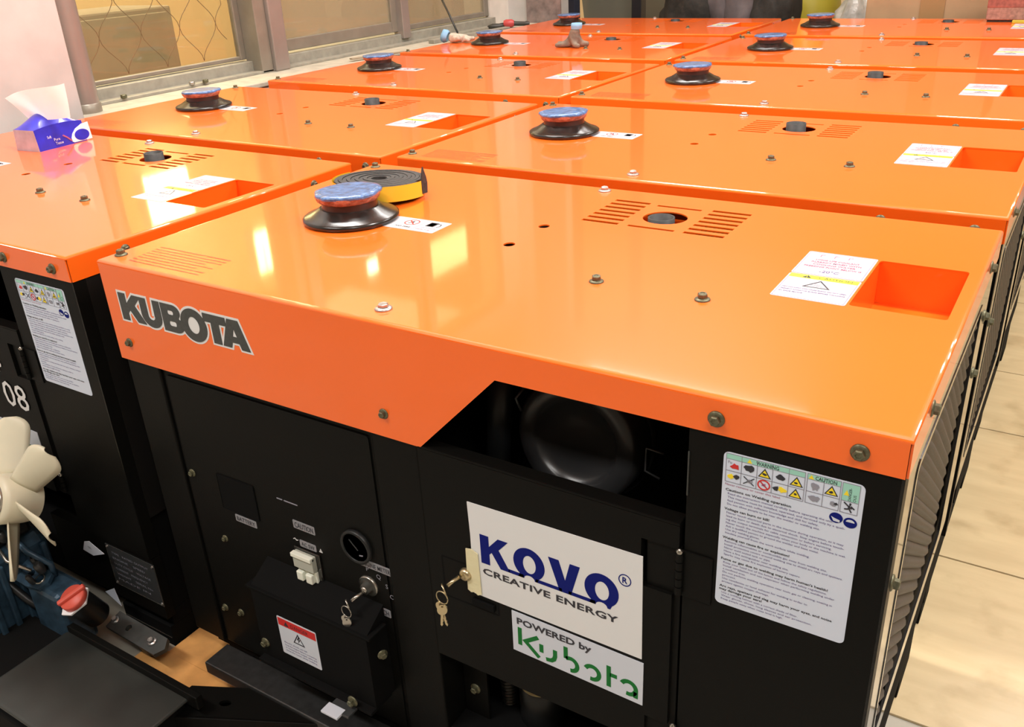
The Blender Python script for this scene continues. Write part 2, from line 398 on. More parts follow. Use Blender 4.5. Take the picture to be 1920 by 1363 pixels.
def coolant_label_mb():
    mb = MB(); t = TOP
    mb.poly([rrect(1.137, .3385, 1.2455, .4435, .004)], 'label_white', t, 0, .0004); mb.poly([rrect(1.137, .4455, 1.2455, .556, .004)], 'label_white', t, 0, .0004)
    for y0, y1 in ((.341, .441), (.448, .5535)):
        a = rect(1.1395, y0, 1.243, y1); b = rect(1.1401, y0 + .0006, 1.2424, y1 - .0006); mb.poly([a, b], 'ink_violet', t, .0004, .0006)
    mb.poly([rect(1.1395, .4265, 1.243, .4415)], 'yellow_label', t, .0004, .0007)
    mb.text('CAUTION', 'ink', t, 1.184, .4305, w=.050, h=.0075, hn=.0009, bold=.01)
    mb.poly([[(1.159, .4285), (1.174, .4285), (1.1665, .4395)]], 'ink', t, .0007, .0009); mb.text('!', 'yellow_label', t, 1.1655, .4295, h=.007, hn=.0011)
    tri = [(1.170, .391), (1.211, .391), (1.1905, .4225)]; mb.poly([tri, outset(tri, -.0022)], 'ink', t, .0004, .0007)
    for i in range(3): mb.poly([ribbon([(1.18 + j * .005, .397 + i * .005 + (.0012 if j % 2 else 0)) for j in range(5 - i)], .0012)], 'ink_grey', t, .0004, .0007)
    for i, s in enumerate(('HOT COOLANT CAN CAUSE BURNS. DO NOT OPEN', 'PREVENT RADIATOR BURNS BEFORE TOUCHING', 'IN SAFE MODE')):
        mb.text(s, 'ink_violet', t, 1.1435, .379 - i * .009, w=.094 if i < 2 else .035, h=.0038, hn=.0007, bold=.02)
    for i, (s, w_) in enumerate((('LONG LIFE COOLANT', .068), ('ALREADY MIXED WITH', .078), ('COOLING WATER', .066), ('FREEZING POINT BELOW IS', .088))):
        mb.text(s, 'ink_pink', t, 1.191 - w_ / 2, .515 - i * .011, w=w_, h=.0062, hn=.0007, bold=.022)
    mb.text('-20\u00b0C', 'ink_violet', t, 1.176, .460, w=.030, h=.0105, hn=.0007, bold=.01)
    for i in range(3): mb.poly([ribbon([(1.160 + .022 * i, .533), (1.160 + .022 * i, .543), (1.166 + .022 * i, .543)], .0014)], 'ink_pink', t, .0004, .0006)
    return mb
def fuel_label_mb():
    mb = MB(); t = TOP
    mb.poly([rrect(.352, .3775, .484, .4445, .003)], 'label_white', t, 0, .0004)
    mb.poly([rect(.4305, .381, .4312, .441)], 'ink_pink', t, .0004, .0006)
    mb.poly([ell(.405, .420, .016, .016), ell(.405, .420, .0135, .0135)], 'red_ink', t, .0004, .0006)
    mb.poly([ribbon([(.395, .430), (.415, .410)], .0025)], 'red_ink', t, .0004, .0007)
    mb.poly([ribbon([(.400, .413), (.405, .427), (.410, .413)], .003)], 'ink', t, .0004, .0006)
    a = rrect(.443, .410, .462, .434, .002); mb.poly([a, outset(a, -.0025)], 'ink', t, .0004, .0006); mb.poly([ell(.4525, .418, .004, .004, n=12)], 'ink', t, .0004, .0006)
    mb.poly([ribbon([(.462, .43), (.470, .428), (.473, .418), (.470, .410)], .0022)], 'ink', t, .0004, .0006)
    mb.text('NO FIRE', 'ink', t, .385, .389, w=.036, h=.0065, hn=.0007, bold=.01)
    mb.text('STOP ENGINE', 'ink_pink', t, .436, .398, w=.040, h=.004, hn=.0007); mb.text('DIESEL FUEL', 'ink_pink', t, .436, .388, w=.034, h=.004, hn=.0007)
    return mb
def faint_mb():
    mb = MB(); t = TOP
    rows = ['CAUTIONS FOR HANDLING THE MACHINE', 'Read the manual before starting the engine and keep it with the unit', 'Check the oil, the fuel and the cooling water every day before use', 'Do not run the engine indoors without good ventilation', 'Stop the engine before refuelling and keep fire away from the tank', 'Keep the doors closed while the machine is running', 'Use only clean diesel fuel and the oil given in the manual', 'Tighten loose bolts and check the cables before welding']
    for i, s in enumerate(rows):
        mb.text(s, 'orange_print', t, .055 + .001 * i, .098 - i * .0108, w=.19 - (.03 if i in (3, 5) else 0), h=.0048, hn=.0004, bold=.03)
    return mb
def body_mb():
    mb = MB(); z = lambda a: TZ + a
    mb.box((.006, .006, z(-.87)), (.100, D - .006, z(-.012)), 'black_paint', .003)
    mb.box((.100, .012, z(-.87)), (.620, .30, z(-.10)), 'black_paint', .003)
    mb.box((.620, .004, z(-.87)), (.713, .30, z(-.10)), 'black_paint', .003)
    mb.box((.100, .30, z(-.80)), (1.386, D - .006, z(-.10)), 'inner_dark')
    mb.box((.713, .14, z(-.87)), (1.15, .30, z(-.80)), 'black_matte')
    return mb
def right_panel_mb():
    mb = MB(); z = lambda a: TZ + a
    mb.poly([rect(1.150, -.70, 1.3975, -.006)], 'black_paint', FRONT, -.03, -.003, bottom=True)
    mb.box((1.150, .006, z(-.70)), (1.36, .02, z(-.01)), 'black_paint')
    return mb
def side_panel_mb():
    mb = MB(); sd = Frame((L - .003, 0, TZ), (0, 1, 0), (0, 0, 1), (1, 0, 0))
    mb.poly([rect(.003, -.605, D - .004, -.004), rrect(.112, -.555, .668, -.100, .012)], 'black_gloss', sd, -.003, 0.0, bottom=True)
    a = rrect(.102, -.565, .678, -.090, .018); b = rrect(.112, -.555, .668, -.100, .012)
    mb.poly([a, b], 'black_gloss', sd, 0, .0012)
    return mb
def louver_mb():
    mb = MB(); ya, yb, zb_, za_ = .110, .670, -.557, -.098; sl = .70; pitch = .0245
    prof = ((0, 0.0), (.006, .18), (.0085, .45), (.007, .72), (.001, .93), (0, 1.0)); nt_ = 14
    def line(c):                       # z = c - sl * (y - ya), clipped to the opening
        y0 = max(ya, ya + (c - za_) / sl); y1 = min(yb, ya + (c - zb_) / sl)
        if y1 <= y0: y0 = y1 = min(max(y0, ya), yb)
        return [(y0 + (y1 - y0) * t / nt_) for t in range(nt_ + 1)]
    k = 0; c = zb_ - .01
    lines = []
    while c < za_ + sl * (yb - ya) + pitch:
        for dx, q in prof[:-1]: lines.append((c + pitch * q, dx))
        c += pitch
    vs = []; fs = []
    for c, dx in lines:
        for t, y in enumerate(line(c)):
            e = min(1, 6 * min(t, nt_ - t) / nt_); z = min(max(c - sl * (y - ya), zb_), za_); vs.append((L - .012 + dx * e, y, TZ + z))
    n = nt_ + 1
    for a in range(len(lines) - 1):
        for t in range(nt_): fs.append([a * n + t, a * n + t + 1, (a + 1) * n + t + 1, (a + 1) * n + t])
    mb.raw(vs, fs, 'louver', True)
    mb.box((L - .04, .10, TZ - .565), (L - .018, .68, TZ - .09), 'inner_dark')
    return mb
def base_mb():
    mb = MB(); z = lambda a: TZ + a
    mb.box((.04, .03, z(-.91)), (L - .02, D - .02, z(-.87)), 'black_matte', .002)
    mb.box((.713, .012, z(-.87)), (L - .02, D - .02, z(-.70) if False else z(-.80)), 'black_matte', .002)
    mb.box((1.15, .03, z(-.80)), (L - .020, D - .02, z(-.60)), 'black_matte', .002)
    return mb
def foot_mb(x0, x1, y0, y1, lift=0.0):
    mb = MB(); mb.box((x0, y0, TZ - .97 + lift), (x1, y1, TZ - .91), 'black_matte', .002)
    mb.box((x0 + .004, y0 - .0006, TZ - .945), (x1 - .004, y0, TZ - .943), 'steel')
    return mb
TOP_BOLTS = ((.023, .037), (.881, .279), (1.057, .277), (.026, .760))
def make_generator():
    g = thing('welding_generator', 'x', 'generator')
    h = hood_mb().build('hood', g); recess_mb().build('hood_recess', h); faint_mb().build('hood_printing', h)
    body_mb().build('body', g); right_panel_mb().build('right_panel', g)
    sp = side_panel_mb().build('side_panel', g); louver_mb().build('louver', sp)
    base_mb().build('base_frame', g)
    foot_mb(1.20, L - .020, .645, .775, .0065).build('foot', g); foot_mb(.06, .24, .645, .775, .0065).build('foot', g)
    foot_mb(1.20, L - .022, .02, .15).build('front_foot', g); foot_mb(.06, .24, .04, .17).build('front_foot', g)
    nk = neck_mb().build('filler_neck', g); cap_mb().build('tape_cover', nk, label='blue tape sealing the filler')
    pipe_mb().build('exhaust_pipe', g)
    coolant_label_mb().build('caution_label', g); fuel_label_mb().build('fuel_label', g)
    for x, y in TOP_BOLTS: put_bolt(g, TOP(x, y, 0), (0, 0, 1), s=1.25)
    put_bolt(g, TOP(.644, .042, 0), (0, 0, 1), name='plug'); put_bolt(g, TOP(.648, .769, 0), (0, 0, 1), name='plug')
    for x, z_ in ((.039, -.159), (.657, -.156)): put_bolt(g, FRONT(x, z_), (0, -1, 0), s=.92)
    for x, z_ in ((1.184, -.030), (1.348, -.030)): put_bolt(g, FRONT(x, z_), (0, -1, 0), s=1.12)
    for y, z_ in ((.125, -.023), (.657, -.023), (.035, -.215), (.755, -.145), (.740, -.250)): put_bolt(g, (L - .001 if z_ > -.05 else L - .003, y, TZ + z_), (1, 0, 0), s=1.12)
    return g
def copy_tree(o, parent=None):
    c = o.copy(); COL.objects.link(c); c.parent = parent
    for ch in list(o.children): copy_tree(ch, c)
    return c
gen = make_generator()
GL = 'orange topped welding generators'
spots = [
    (0.0, 0.0, 0.0, 'nearest black and orange welding generator, with a black tape roll and a white door sign'),
    (-1.468, -.0185, 0.0, 'orange topped generator at far left under the blue tissue pack'),
    (0.0, .875, 0.0, 'orange topped generator directly behind the nearest one, on the right side'),
    (-1.440, .857, 0.0, 'orange topped generator behind the one with the tissue pack, beside the pipe'),
    (-.002, 1.803, -.004, 'third orange topped generator from the front in the right column'),
    (-1.437, 1.812, -.018, 'third orange topped generator from the front in the left column, beside the window sill'),
    (-.012, 2.707, 0.0, 'fourth orange topped generator from the front in the right column'),
    (-1.452, 2.707, 0.0, 'fourth generator from the front in the left column, two work gloves on it'),
    (-.045, 3.615, 0.0, 'rearmost orange topped generator of the right column, carrying the red carton'),
    (-1.492, 3.615, 0.0, 'rearmost orange topped generator of the left column, next to the plastered corner'),
]
gens = []
for i, (x, y, rz, lab) in enumerate(spots):
    o = gen if i == 0 else copy_tree(gen)
    o.location = (x, y, 0); o.rotation_euler = (0, 0, rz); o['label'] = lab; o['group'] = GL; gens.append(o)
    for ch in list(o.children):
        nm = ch.name.split('.')[0]
        if nm == 'front_foot' and y > .8:
            ch.scale = (1, 1, (0.06 - .0065) / .06); ch.location.z = .06 - .06 * ch.scale.z
        if nm == 'exhaust_pipe': ch.location.z = -.013 if i == 0 else (.002 if i < 6 else -.004)
        if nm == 'filler_neck' and i == 0: ch.location = (.008, -.013, 0)
        if nm == 'bolt' and x < -1 and ch.location.x > 1.39 and ch.location.z < TZ - .1: bpy.data.objects.remove(ch)

# ---- warning label used on the two front machines
def warning_label_mb():
    mb = MB(); x0, z1 = 1.195, -.072; fr = Frame(FRONT(x0, z1, -.003), (1, 0, 0), (0, 0, 1), (0, -1, 0))
    mb.poly([rrect(0, -.230, .164, 0, .007)], 'label_blue_white', fr, 0, .0005)
    H0, H1 = .0005, .0008
    mb.poly([rect(.0035, -.009, .0975, -.002)], 'mint', fr, H0, H1); mb.poly([rect(.1000, -.009, .1375, -.002)], 'mint', fr, H0, H1)
    mb.poly([rect(.1395, -.0255, .1585, -.002)], 'mint', fr, H0, H1)
    g = 'ink_grey'; lw = .0006
    xs = [.0035, .0225, .0415, .0600, .0790, .0975]
    for x in xs + [.1000, .1190, .1375, .1395, .1585]: mb.poly([rect(x - lw / 2, -.0415, x + lw / 2, -.002)], g, fr, H0, .0010)
    for a, b in ((.0035, .0975), (.1000, .1375), (.1395, .1585)):
        for z in (-.002, -.0255, -.0415): mb.poly([rect(a, z - lw / 2, b, z + lw / 2)], g, fr, H0, .0010)
    for a, b in ((.0035, .0975), (.1000, .1375)): mb.poly([rect(a, -.0092, b, -.0088)], g, fr, H0, .0010)
    mb.text('WARNING', 'ink', fr, .040, -.0082, w=.027, h=.0052, hn=.0010, bold=.012); mb.text('CAUTION', 'ink', fr, .109, -.0082, w=.024, h=.0052, hn=.0010, bold=.012)
    for cx in (.032, .1045): mb.poly([[(cx - .003, -.0083), (cx + .003, -.0083), (cx, -.003)]], 'yellow_ink', fr, H1, .0010)
    mb.text('DANGER-', 'ink', fr, .1500, -.0245, w=.017, h=.0034, hn=.0010, rot=math.pi / 2); mb.text('OUS', 'ink', fr, .1555, -.0245, w=.009, h=.0034, hn=.0010, rot=math.pi / 2)
    mb.poly([[(.1415, -.018), (.1475, -.018), (.1445, -.011)]], 'yellow_ink', fr, H1, .0010)
    def tri(cx, cy, s=.0078):
        t = [(cx - s, cy - s * .78), (cx + s, cy - s * .78), (cx, cy + s * .85)]; mb.poly([t], 'ink', fr, H0, .0008); mb.poly([outset(t, -.0012)], 'yellow_ink', fr, .0008, .0010)
    row = (-.0172, -.0335)
    def blob(cx, cy, m, s=.006, k=7, sd=1):
        rnd = random.Random(sd); mb.poly([[(cx + s * (.5 + .7 * rnd.random()) * math.cos(6.283 * i / k), cy + s * .8 * (.5 + .6 * rnd.random()) * math.sin(6.283 * i / k)) for i in range(k)]], m, fr, H0, .0012)
    cx = [(xs[i] + xs[i + 1]) / 2 for i in range(5)] + [.1095, .128, .149]
    blob(cx[0] + .002, row[0] - .001, 'red_ink', .006, 9, 3); mb.text('Fu', 'ink_grey', fr, cx[0] - .007, row[0] + .002, h=.004, hn=.001)
    blob(cx[1], row[0] + .001, 'ink', .0065, 11, 5); tri(cx[2], row[0]); blob(cx[2], row[0] - .001, 'ink', .003, 5, 2)
    blob(cx[3], row[0], 'ink', .0055, 12, 6); tri(cx[4], row[0]); blob(cx[4], row[0] - .002, 'ink', .0026, 7, 4)
    blob(cx[5], row[0], 'ink_grey', .0075, 13, 8); tri(cx[6], row[0]); blob(cx[6], row[0] - .002, 'ink', .0028, 6, 9)
    blob(cx[0] - .003, row[1], 'yellow_ink', .005, 9, 10); blob(cx[0] + .004, row[1] + .001, 'ink', .0045, 8, 11)
    blob(cx[1] + .002, row[1], 'ink_grey', .004, 8, 12)
    for s_ in (1, -1): mb.poly([ribbon([(cx[1] - .006, row[1] - .005 * s_), (cx[1] + .007, row[1] + .005 * s_)], .0009)], 'ink', fr, H0, .0012)
    c = (cx[2], row[1]); mb.poly([ell(*c, .0078, .0072, n=24), ell(*c, .0062, .0056, n=24)], 'red_ink', fr, H0, .0010); mb.poly([ribbon([(c[0] - .005, c[1] + .0045), (c[0] + .005, c[1] - .0045)], .0012)], 'red_ink', fr, H0, .0012); blob(*c, 'ink_pink', .003, 7, 13)
    blob(cx[3] - .004, row[1], 'ink', .0045, 6, 14); blob(cx[3] + .003, row[1], 'yellow_ink', .0052, 11, 15); tri(cx[4], row[1]); blob(cx[4], row[1] - .001, 'ink', .0026, 6, 16)
    blob(cx[5], row[1], 'ink_grey', .0065, 15, 17); blob(cx[6] + .003, row[1], 'ink_grey', .0045, 8, 18); blob(cx[6] + .006, row[1], 'ink', .0026, 5, 20)
    for p in ([(-.006, .006), (0, .001), (.003, -.001)], [(.001, .004), (-.001, -.002), (-.005, -.003)], [(0, -.001), (.003, -.006)], [(.002, .002), (.006, -.001)]):
        mb.poly([ribbon([(cx[7] + a, row[1] + b) for a, b in p], .0014)], 'ink', fr, H0, .0012)
    mb.poly([ell(cx[7] + .001, row[1] + .005, .0012, .0012, n=10)], 'ink', fr, H0, .0012)
    mb.poly([ell(.1365, -.0515, .0076, .0068, n=24)], 'navy', fr, H0, .0010); mb.poly([[(.131, -.0505), (.135, -.052), (.141, -.0535), (.141, -.0565), (.134, -.056)]], 'pale_paper', fr, .001, .0012)
    mb.poly([ell(.1525, -.0535, .0076, .0068, n=24)], 'navy', fr, H0, .0010); mb.poly([ell(.1525, -.0525, .0048, .0035, 0, 180, 12, False)], 'pale_paper', fr, .001, .0012)
    mb.text('Never remove or cover this label.', 'ink_pink', fr, .004, -.0465, w=.068, h=.0030, hn=.0010)
    T_ = [(0, 'Cautions on Welding operation', .080), (1, 'Read the instruction manual carefully before operating the unit.', .128),
          (1, 'This machine must be installed, operated, and serviced only by a quali-', .142), (1, 'fied person with sufficient knowledge and skill for safety.', .112),
          (1, 'Do not allow people to be near the welder or welding site.', .114),
          (0, 'Voltage can burn or kill!', .056), (1, 'Never touch electrical parts in the machine during operation, as it may', .143),
          (1, 'lead to burn or death due to electrical shock. Stop engine before touch-', .144), (1, 'ing the output terminals for cable connection or before servicing.', .130),
          (1, 'Never touch the machine especially when your body or the machine is wet.', .147), (1, 'Ask a qualified person to ground the welder and base metal.', .116),
          (1, 'Use dry welding gloves.', .044), (1, 'Insulate yourself from the work surface while welding.', .106),
          (0, 'Welding can cause fire or explosion!', .084), (1, 'Remove inflammables or combustible gas away from welding site.', .128),
          (1, 'Install protective covers around welding site to shield arc rays and spatters.', .147), (1, 'Never weld sealed tank or pipe.', .060),
          (1, 'Have a fire extinguisher near welding site.', .083), (1, 'Sparks may cause fire explosion of battery vapors.', .098),
          (0, "Fume or gas due to welding may harm human's health!", .133), (1, 'Keep your head out of the fumes and follow the safety regulations.', .131),
          (1, 'Install ventilation and use respirator when performing welding under', .141), (1, 'a confined area.', .030), (1, 'Do not perform welding operation near toxic gas or cleaning, coating in', .139),
          (1, 'process.', .018), (1, 'Use ventilation or local exhaust for welding in order to', .110), (1, 'protect against oxygen shortage.', .062),
          (0, 'Arc rays, spatters and slag may harm your eyes, and noise', .142), (0, 'may damage your ears!', .056), (1, 'Use a welding helmet with a correct shade of filter.', .100),
          (1, 'Wear gloves, shoes, long sleeves and ear protection.', .118), (1, 'Keep people away when noise level is high.', .082)]
    z = -.0545
    for k, (b, s, w_) in enumerate(T_):
        if not b and k and not (s.startswith('may')): z -= .0028
        if b: mb.text(s, 'ink_violet', fr, .008, z, w=w_ * .985, h=.0029, hn=.0009)
        else: mb.text(s, 'ink', fr, .005, z, w=w_, h=.0036, hn=.0009, bold=.018)
        z -= .00505
    return mb
wl = warning_label_mb().build('warning_label', gens[0])
w2 = wl.copy(); COL.objects.link(w2); w2.parent = gens[1]

# ---- big badge on the nearest hood
def badge_mb():
    mb = MB(); letters = []
    def LT(pts, holes=()): letters.append((pts, holes))
    z0, z1 = -.109, -.057
    def q(x, y, w, P): return [(x + a * w, y + b * (z1 - z0)) for a, b in P]
    LT(q(.042, z0, .062, [(0, 0), (.30, 0), (.30, .28), (.42, .42), (.70, 0), (1.06, 0), (.66, .62), (1.0, 1), (.64, 1), (.30, .62), (.30, 1), (0, 1)]))
    U = [(0, 1), (0, .36)] + ell(.5, .40, .5, .44, 188, 352, 12, False) + [(1, .36), (1, 1), (.68, 1), (.68, .38)] + ell(.5, .38, .18, .16, 0, -180, 8, False) + [(.32, 1)]
    LT(q(.101, z0, .055, U[::-1]))
    B = [(0, 0), (.62, 0)] + ell(.62, .28, .38, .28, -80, 62, 8, False) + ell(.58, .75, .33, .25, -40, 84, 8, False) + [(.55, 1), (0, 1)]
    LT(q(.160, z0, .054, B), [q(.160, z0, .054, rrect(.30, .20, .66, .40, .08)), q(.160, z0, .054, rrect(.30, .62, .60, .80, .08))])
    LT(ell(.2425, -.0855, .0330, .0305, n=36), [ell(.2425, -.0855, .0150, .0165, n=24)])
    LT(q(.2715, z0, .055, [(.33, 0), (.67, 0), (.67, .73), (1, .73), (1, 1), (0, 1), (0, .73), (.33, .73)]))
    LT(q(.3130, z0, .0640, [(0, 0), (.30, 0), (.36, .20), (.64, .20), (.70, 0), (1, 0), (.70, 1), (.30, 1)]), [q(.3130, z0, .0640, [(.41, .40), (.59, .40), (.5, .72)])])
    for k, (p, h) in enumerate(letters):
        mb.poly([outset(p, .0048)], 'badge_white', FRONT, 0, .0004 + .00002 * k)
        mb.poly([outset(p, .0006)] + [outset(x, -.0004) for x in h], 'badge_grey', FRONT, .0004, .0012 + .00004 * k)
    return mb
badge_mb().build('maker_badge', gens[0])

# ---- door of the two front machines, opening above it, things inside
def door_mb():
    mb = MB(); z = lambda a: TZ + a
    out = [(.716, -.612), (1.100, -.612), (1.100, -.545), (1.146, -.545), (1.146, -.612)]
    mb.poly([[(.716, -.612), (1.100, -.612), (1.100, -.555), (1.136, -.555), (1.136, -.315), (1.090, -.315), (1.090, -.236), (1.144, -.236), (1.144, -.2), (.716, -.2)]], 'black_paint', FRONT, -.018, 0, bottom=True)
    mb.box((.716, .0, z(-.2)), (1.144, .026, z(-.196)), 'black_paint', .0012)
    mb.box((1.096, .006, z(-.612)), (1.146, .018, z(-.236)), 'black_paint', .001)
    return mb
def mk_door(g):
    o = door_mb().build('door', g)
    mb = MB()
    for k in range(5): mb.lathe([(.0055, 0), (.0055, .012)], 'black_paint', fr=Frame((1.146, -.003, TZ - .305 + k * .0135), (1, 0, 0), (0, 1, 0), (0, 0, 1)), seg=14)
    mb.lathe([(.004, 0), (.0048, .004), (.001, .007)], 'steel', fr=Frame((1.146, -.003, TZ - .239), (1, 0, 0), (0, 1, 0), (0, 0, 1)), seg=14); mb.box((1.146, .0, TZ - .31), (1.190, .004, TZ - .236), 'black_paint', .001)
    mb.build('hinge', o)
    mb = MB()
    for k in range(3): mb.lathe([(.0055, 0), (.0055, .012)], 'black_paint', fr=Frame((1.146, -.003, TZ - .595 + k * .0135), (1, 0, 0), (0, 1, 0), (0, 0, 1)), seg=14)
    mb.lathe([(.004, 0), (.0050, .004), (.001, .008)], 'steel', fr=Frame((1.146, -.003, TZ - .553), (1, 0, 0), (0, 1, 0), (0, 0, 1)), seg=14)
    mb.build('hinge', o)
    mb = MB(); a = rrect(.742, -.475, .850, -.392, .004); mb.poly([a, outset(a, -.0035)], 'black_matte', FRONT, 0, .0001); mb.box((.800, -.005, TZ - .468), (.842, 0, TZ - .455), 'black_matte', .001)
    mb.build('latch_plate', o)
    return o
d1 = mk_door(gens[0]); d2 = copy_tree(d1, gens[1])
mb = MB(); f_ = FRONT
mb.lathe([(.0115, 0), (.0115, .004), (.009, .008), (.007, .009), (.001, .009)], 'brass', fr=Frame(FRONT(.7905, -.412), (1, 0, 0), (0, 0, 1), (0, -1, 0)), seg=20); mb.build('door_lock', d1, label='brass key lock')
# white sign with blue logo, green-lettered sign
def bend_poly(): pass
mb = MB(); SG = Frame(FRONT(0, 0, .0012), (1, 0, 0), (0, 0, 1), (0, -1, 0))
mb.poly([[(.804, -.4445), (1.0945, -.4475), (1.0935, -.2655), (.8035, -.2700), (.805, -.33)]], 'paper', SG, -.001, .0003)
B_ = 'navy'; H0, H1 = .0003, .0007
mb.poly([[(.823, -.3225), (.823, -.3765), (.839, -.3765), (.839, -.356), (.8435, -.351), (.8585, -.3765), (.875, -.3765), (.875, -.3705), (.8722, -.3705), (.8565, -.342), (.874, -.3215), (.856, -.3215), (.839, -.3415), (.839, -.3225)]], B_, SG, H0, H1)
for a, b in ((.873, .900), (.921, .966), (.977, 1.021)): mb.poly([rect(a, -.3765, b, -.3705)], B_, SG, H0, H1)
for cx in (.9100, 1.0308):
    outer = ell(cx, -.3475, .0272, .0285, -52, 232, 30, False) + [(cx - .020, -.3765), (cx - .0095, -.3765)] + ell(cx, -.3765, .0095, .0075, 175, 5, 8, False) + [(cx + .0095, -.3765), (cx + .014, -.3765)]
    mb.poly([outer, ell(cx + .0008, -.3485, .0112, .0165, n=24)], B_, SG, H0, H1)
mb.poly([[(.944, -.3205), (.962, -.3765), (.981, -.3765), (.9965, -.3205), (.980, -.3205), (.9715, -.354), (.9615, -.3205)]], B_, SG, H0, H1)
mb.poly([ell(1.0672, -.3155, .0098, .0102, n=28), ell(1.0672, -.3155, .0083, .0087, n=28)], B_, SG, H0, H1); mb.text('R', B_, SG, 1.0635, -.3205, w=.0078, h=.0105, hn=.0008, bold=.02)
mb.text('CREATIVE ENERGY', 'ink', SG, .8245, -.3975, w=.2330, h=.0122, hn=.0008, bold=.028, spacing=1.06)
mb.build('logo_sign', d1, label='white sign with blue lettering')
mb = MB(); mb.poly([[(.795, -.359), (.793, -.440), (.799, -.4435), (.806, -.441), (.812, -.445), (.819, -.441), (.8175, -.362), (.806, -.357)]], 'masking', SG, .0008, .0022); mb.build('masking_tape', d1, label='strip of pale yellow masking tape')
def kubota_green():
    mb = MB(); mb.poly([[(.873, -.5300), (1.097, -.5365), (1.0975, -.4545), (.8735, -.4505)]], 'pale_paper', SG, -.001, .0003)
    mb.text('POWERED by', 'ink', SG, .8825, -.4725, w=.131, h=.0125, hn=.0008, bold=.03)
    G = 'green_ink'; w_ = .0072
    for p in ([(.8870, -.4795), (.8865, -.5145)], [(.9200, -.4855), (.8965, -.5030), (.9210, -.5255)], [(.9255, -.4965), (.9255, -.5125)], [(.9500, -.4975), (.9500, -.5095), (.9480, -.5165), (.9430, -.5210), (.9335, -.5225)],
              [(.9690, -.4815), (.9690, -.5045)], [(.9690, -.5035)] + ell(.9775, -.5130, .0112, .0118, 100, -95, 12, False), ell(1.0140, -.5120, .0120, .0125, 155, -105, 16, False),
              [(1.0420, -.4850), (1.0420, -.5255)], [(1.0440, -.5010), (1.0555, -.5010)], ell(1.0745, -.5125, .0120, .0125, 155, 5, 10, False) + [(1.0860, -.5275)], ell(1.0745, -.5155, .0105, .0085, -110, 0, 6, False)):
        mb.poly([ribbon(p, w_)], G, SG, H0, H1)
    return mb
k1 = kubota_green().build('powered_by_sign', d1, label='white sign with green lettering')
k2 = k1.copy(); COL.objects.link(k2); k2.parent = d2
mb = MB(); mb.text('P', 'badge_white', SG, 1.020, -.318, h=.030, hn=.0008); mb.text('08', 'badge_white', SG, 1.010, -.402, w=.092, h=.066, hn=.0008, bold=.004); mb.build('model_lettering', d2)
mb = MB(); mb.poly([rect(1.228, -.831, 1.400, -.716)], 'plate_metal', Frame(FRONT(0, 0, -.008), (1, 0, 0), (0, 0, 1), (0, -1, 0)), 0, .0012)
pf = Frame(FRONT(0, 0, -.008), (1, 0, 0), (0, 0, 1), (0, -1, 0))
a = rect(1.228, -.831, 1.400, -.716); mb.poly([a, outset(a, -.0012)], 'steel', pf, .0012, .0018)
for i in range(6): mb.text(('TYPE   RATED OUTPUT', 'ENGINE    SPEED', 'DUTY CYCLE    VOLTAGE', 'CURRENT   FREQUENCY', 'WEIGHT    SERIAL No.', 'MADE IN')[i], 'ink_grey', pf, 1.245, -.738 - i * .0150, w=.13 - .015 * (i % 2), h=.006, hn=.0018)
dp = mb.build('data_plate', gens[1])
for x, z_ in ((1.234, -.722), (1.394, -.722), (1.234, -.825), (1.394, -.825)): put_bolt(dp, FRONT(x, z_, -.007), (0, -1, 0), 'bolt_silver', .35, 'rivet')
mb = MB(); mb.poly([rect(1.02, -.87, 1.3975, -.702)], 'black_paint', FRONT, -.03, -.008); lp = mb.build('lower_panel', gens[1])

# inside of the open gap above and below the door
g0 = gens[0]
mb = MB(); af = Frame((.935, .10, TZ - .185), (1, 0, 0), (0, .10, .995), (0, -.995, .10))
mb.lathe([(.100, -.12), (.100, -.006), (.094, .0), (.072, .002), (.068, -.003), (.060, -.012), (.030, -.014), (.001, -.014)], 'cleaner', fr=af, seg=56)
mb.lathe([(.106, -.06), (.108, -.058), (.108, -.044), (.106, -.042)], 'dark_steel', fr=af, seg=56, caps=False)
mb.build('air_cleaner', g0)
mb = MB(); mb.tube([(.79, .10, TZ - .30), (.795, .11, TZ - .20), (.80, .12, TZ - .08)], .020, 'engine_dark', 14)
mb.tube([(.86, .10, TZ - .10), (.855, .07, TZ - .115), (.857, .08, TZ - .14)], .002, 'dark_steel', 8); mb.build('coolant_hose', g0)
mb = MB(); mb.tube([(1.085, .08, TZ - .15), (1.06, .08, TZ - .148), (1.058, .08, TZ - .185), (1.08, .08, TZ - .192)], .0016, 'dark_steel', 8); mb.tube([(1.02, .08, TZ - .262), (1.035, .08, TZ - .252), (1.045, .08, TZ - .262)], .0018, 'steel', 8); mb.build('clamp', g0)
mb = MB(); mb.lathe([(.036, -.16), (.040, -.155), (.040, -.062), (.037, -.058)], 'engine_dark', fr=Frame((.845, .12, TZ - .66), (1, 0, 0), (0, 1, 0), (0, 0, 1)), seg=30)
mb.lathe([(.038, -.060), (.039, -.057), (.036, -.056), (.036, 0.0), (.038, .004), (.030, .030), (.020, .036)], 'filter_tan', fr=Frame((.845, .12, TZ - .66), (1, 0, 0), (0, 1, 0), (0, 0, 1)), seg=30)
mb.lathe([(.040, .000), (.043, .010), (.036, .022), (.024, .034), (.001, .036)], 'film', fr=Frame((.845, .12, TZ - .66), (1, 0, 0), (0, 1, 0), (0, 0, 1)), seg=30, wob=.05)
mb.build('oil_filter', g0)
mb = MB()
for k in range(26):
    f__ = Frame((.775 - .0006 * k * k * .05, .12, TZ - .82 + k * .0075), (1, 0, 0), (0, 1, 0), (0, 0, 1)); mb.lathe([(.0125, 0), (.0155, .0022), (.0155, .0045), (.0125, .0068)], 'dark_steel', fr=f__, seg=16, caps=False)
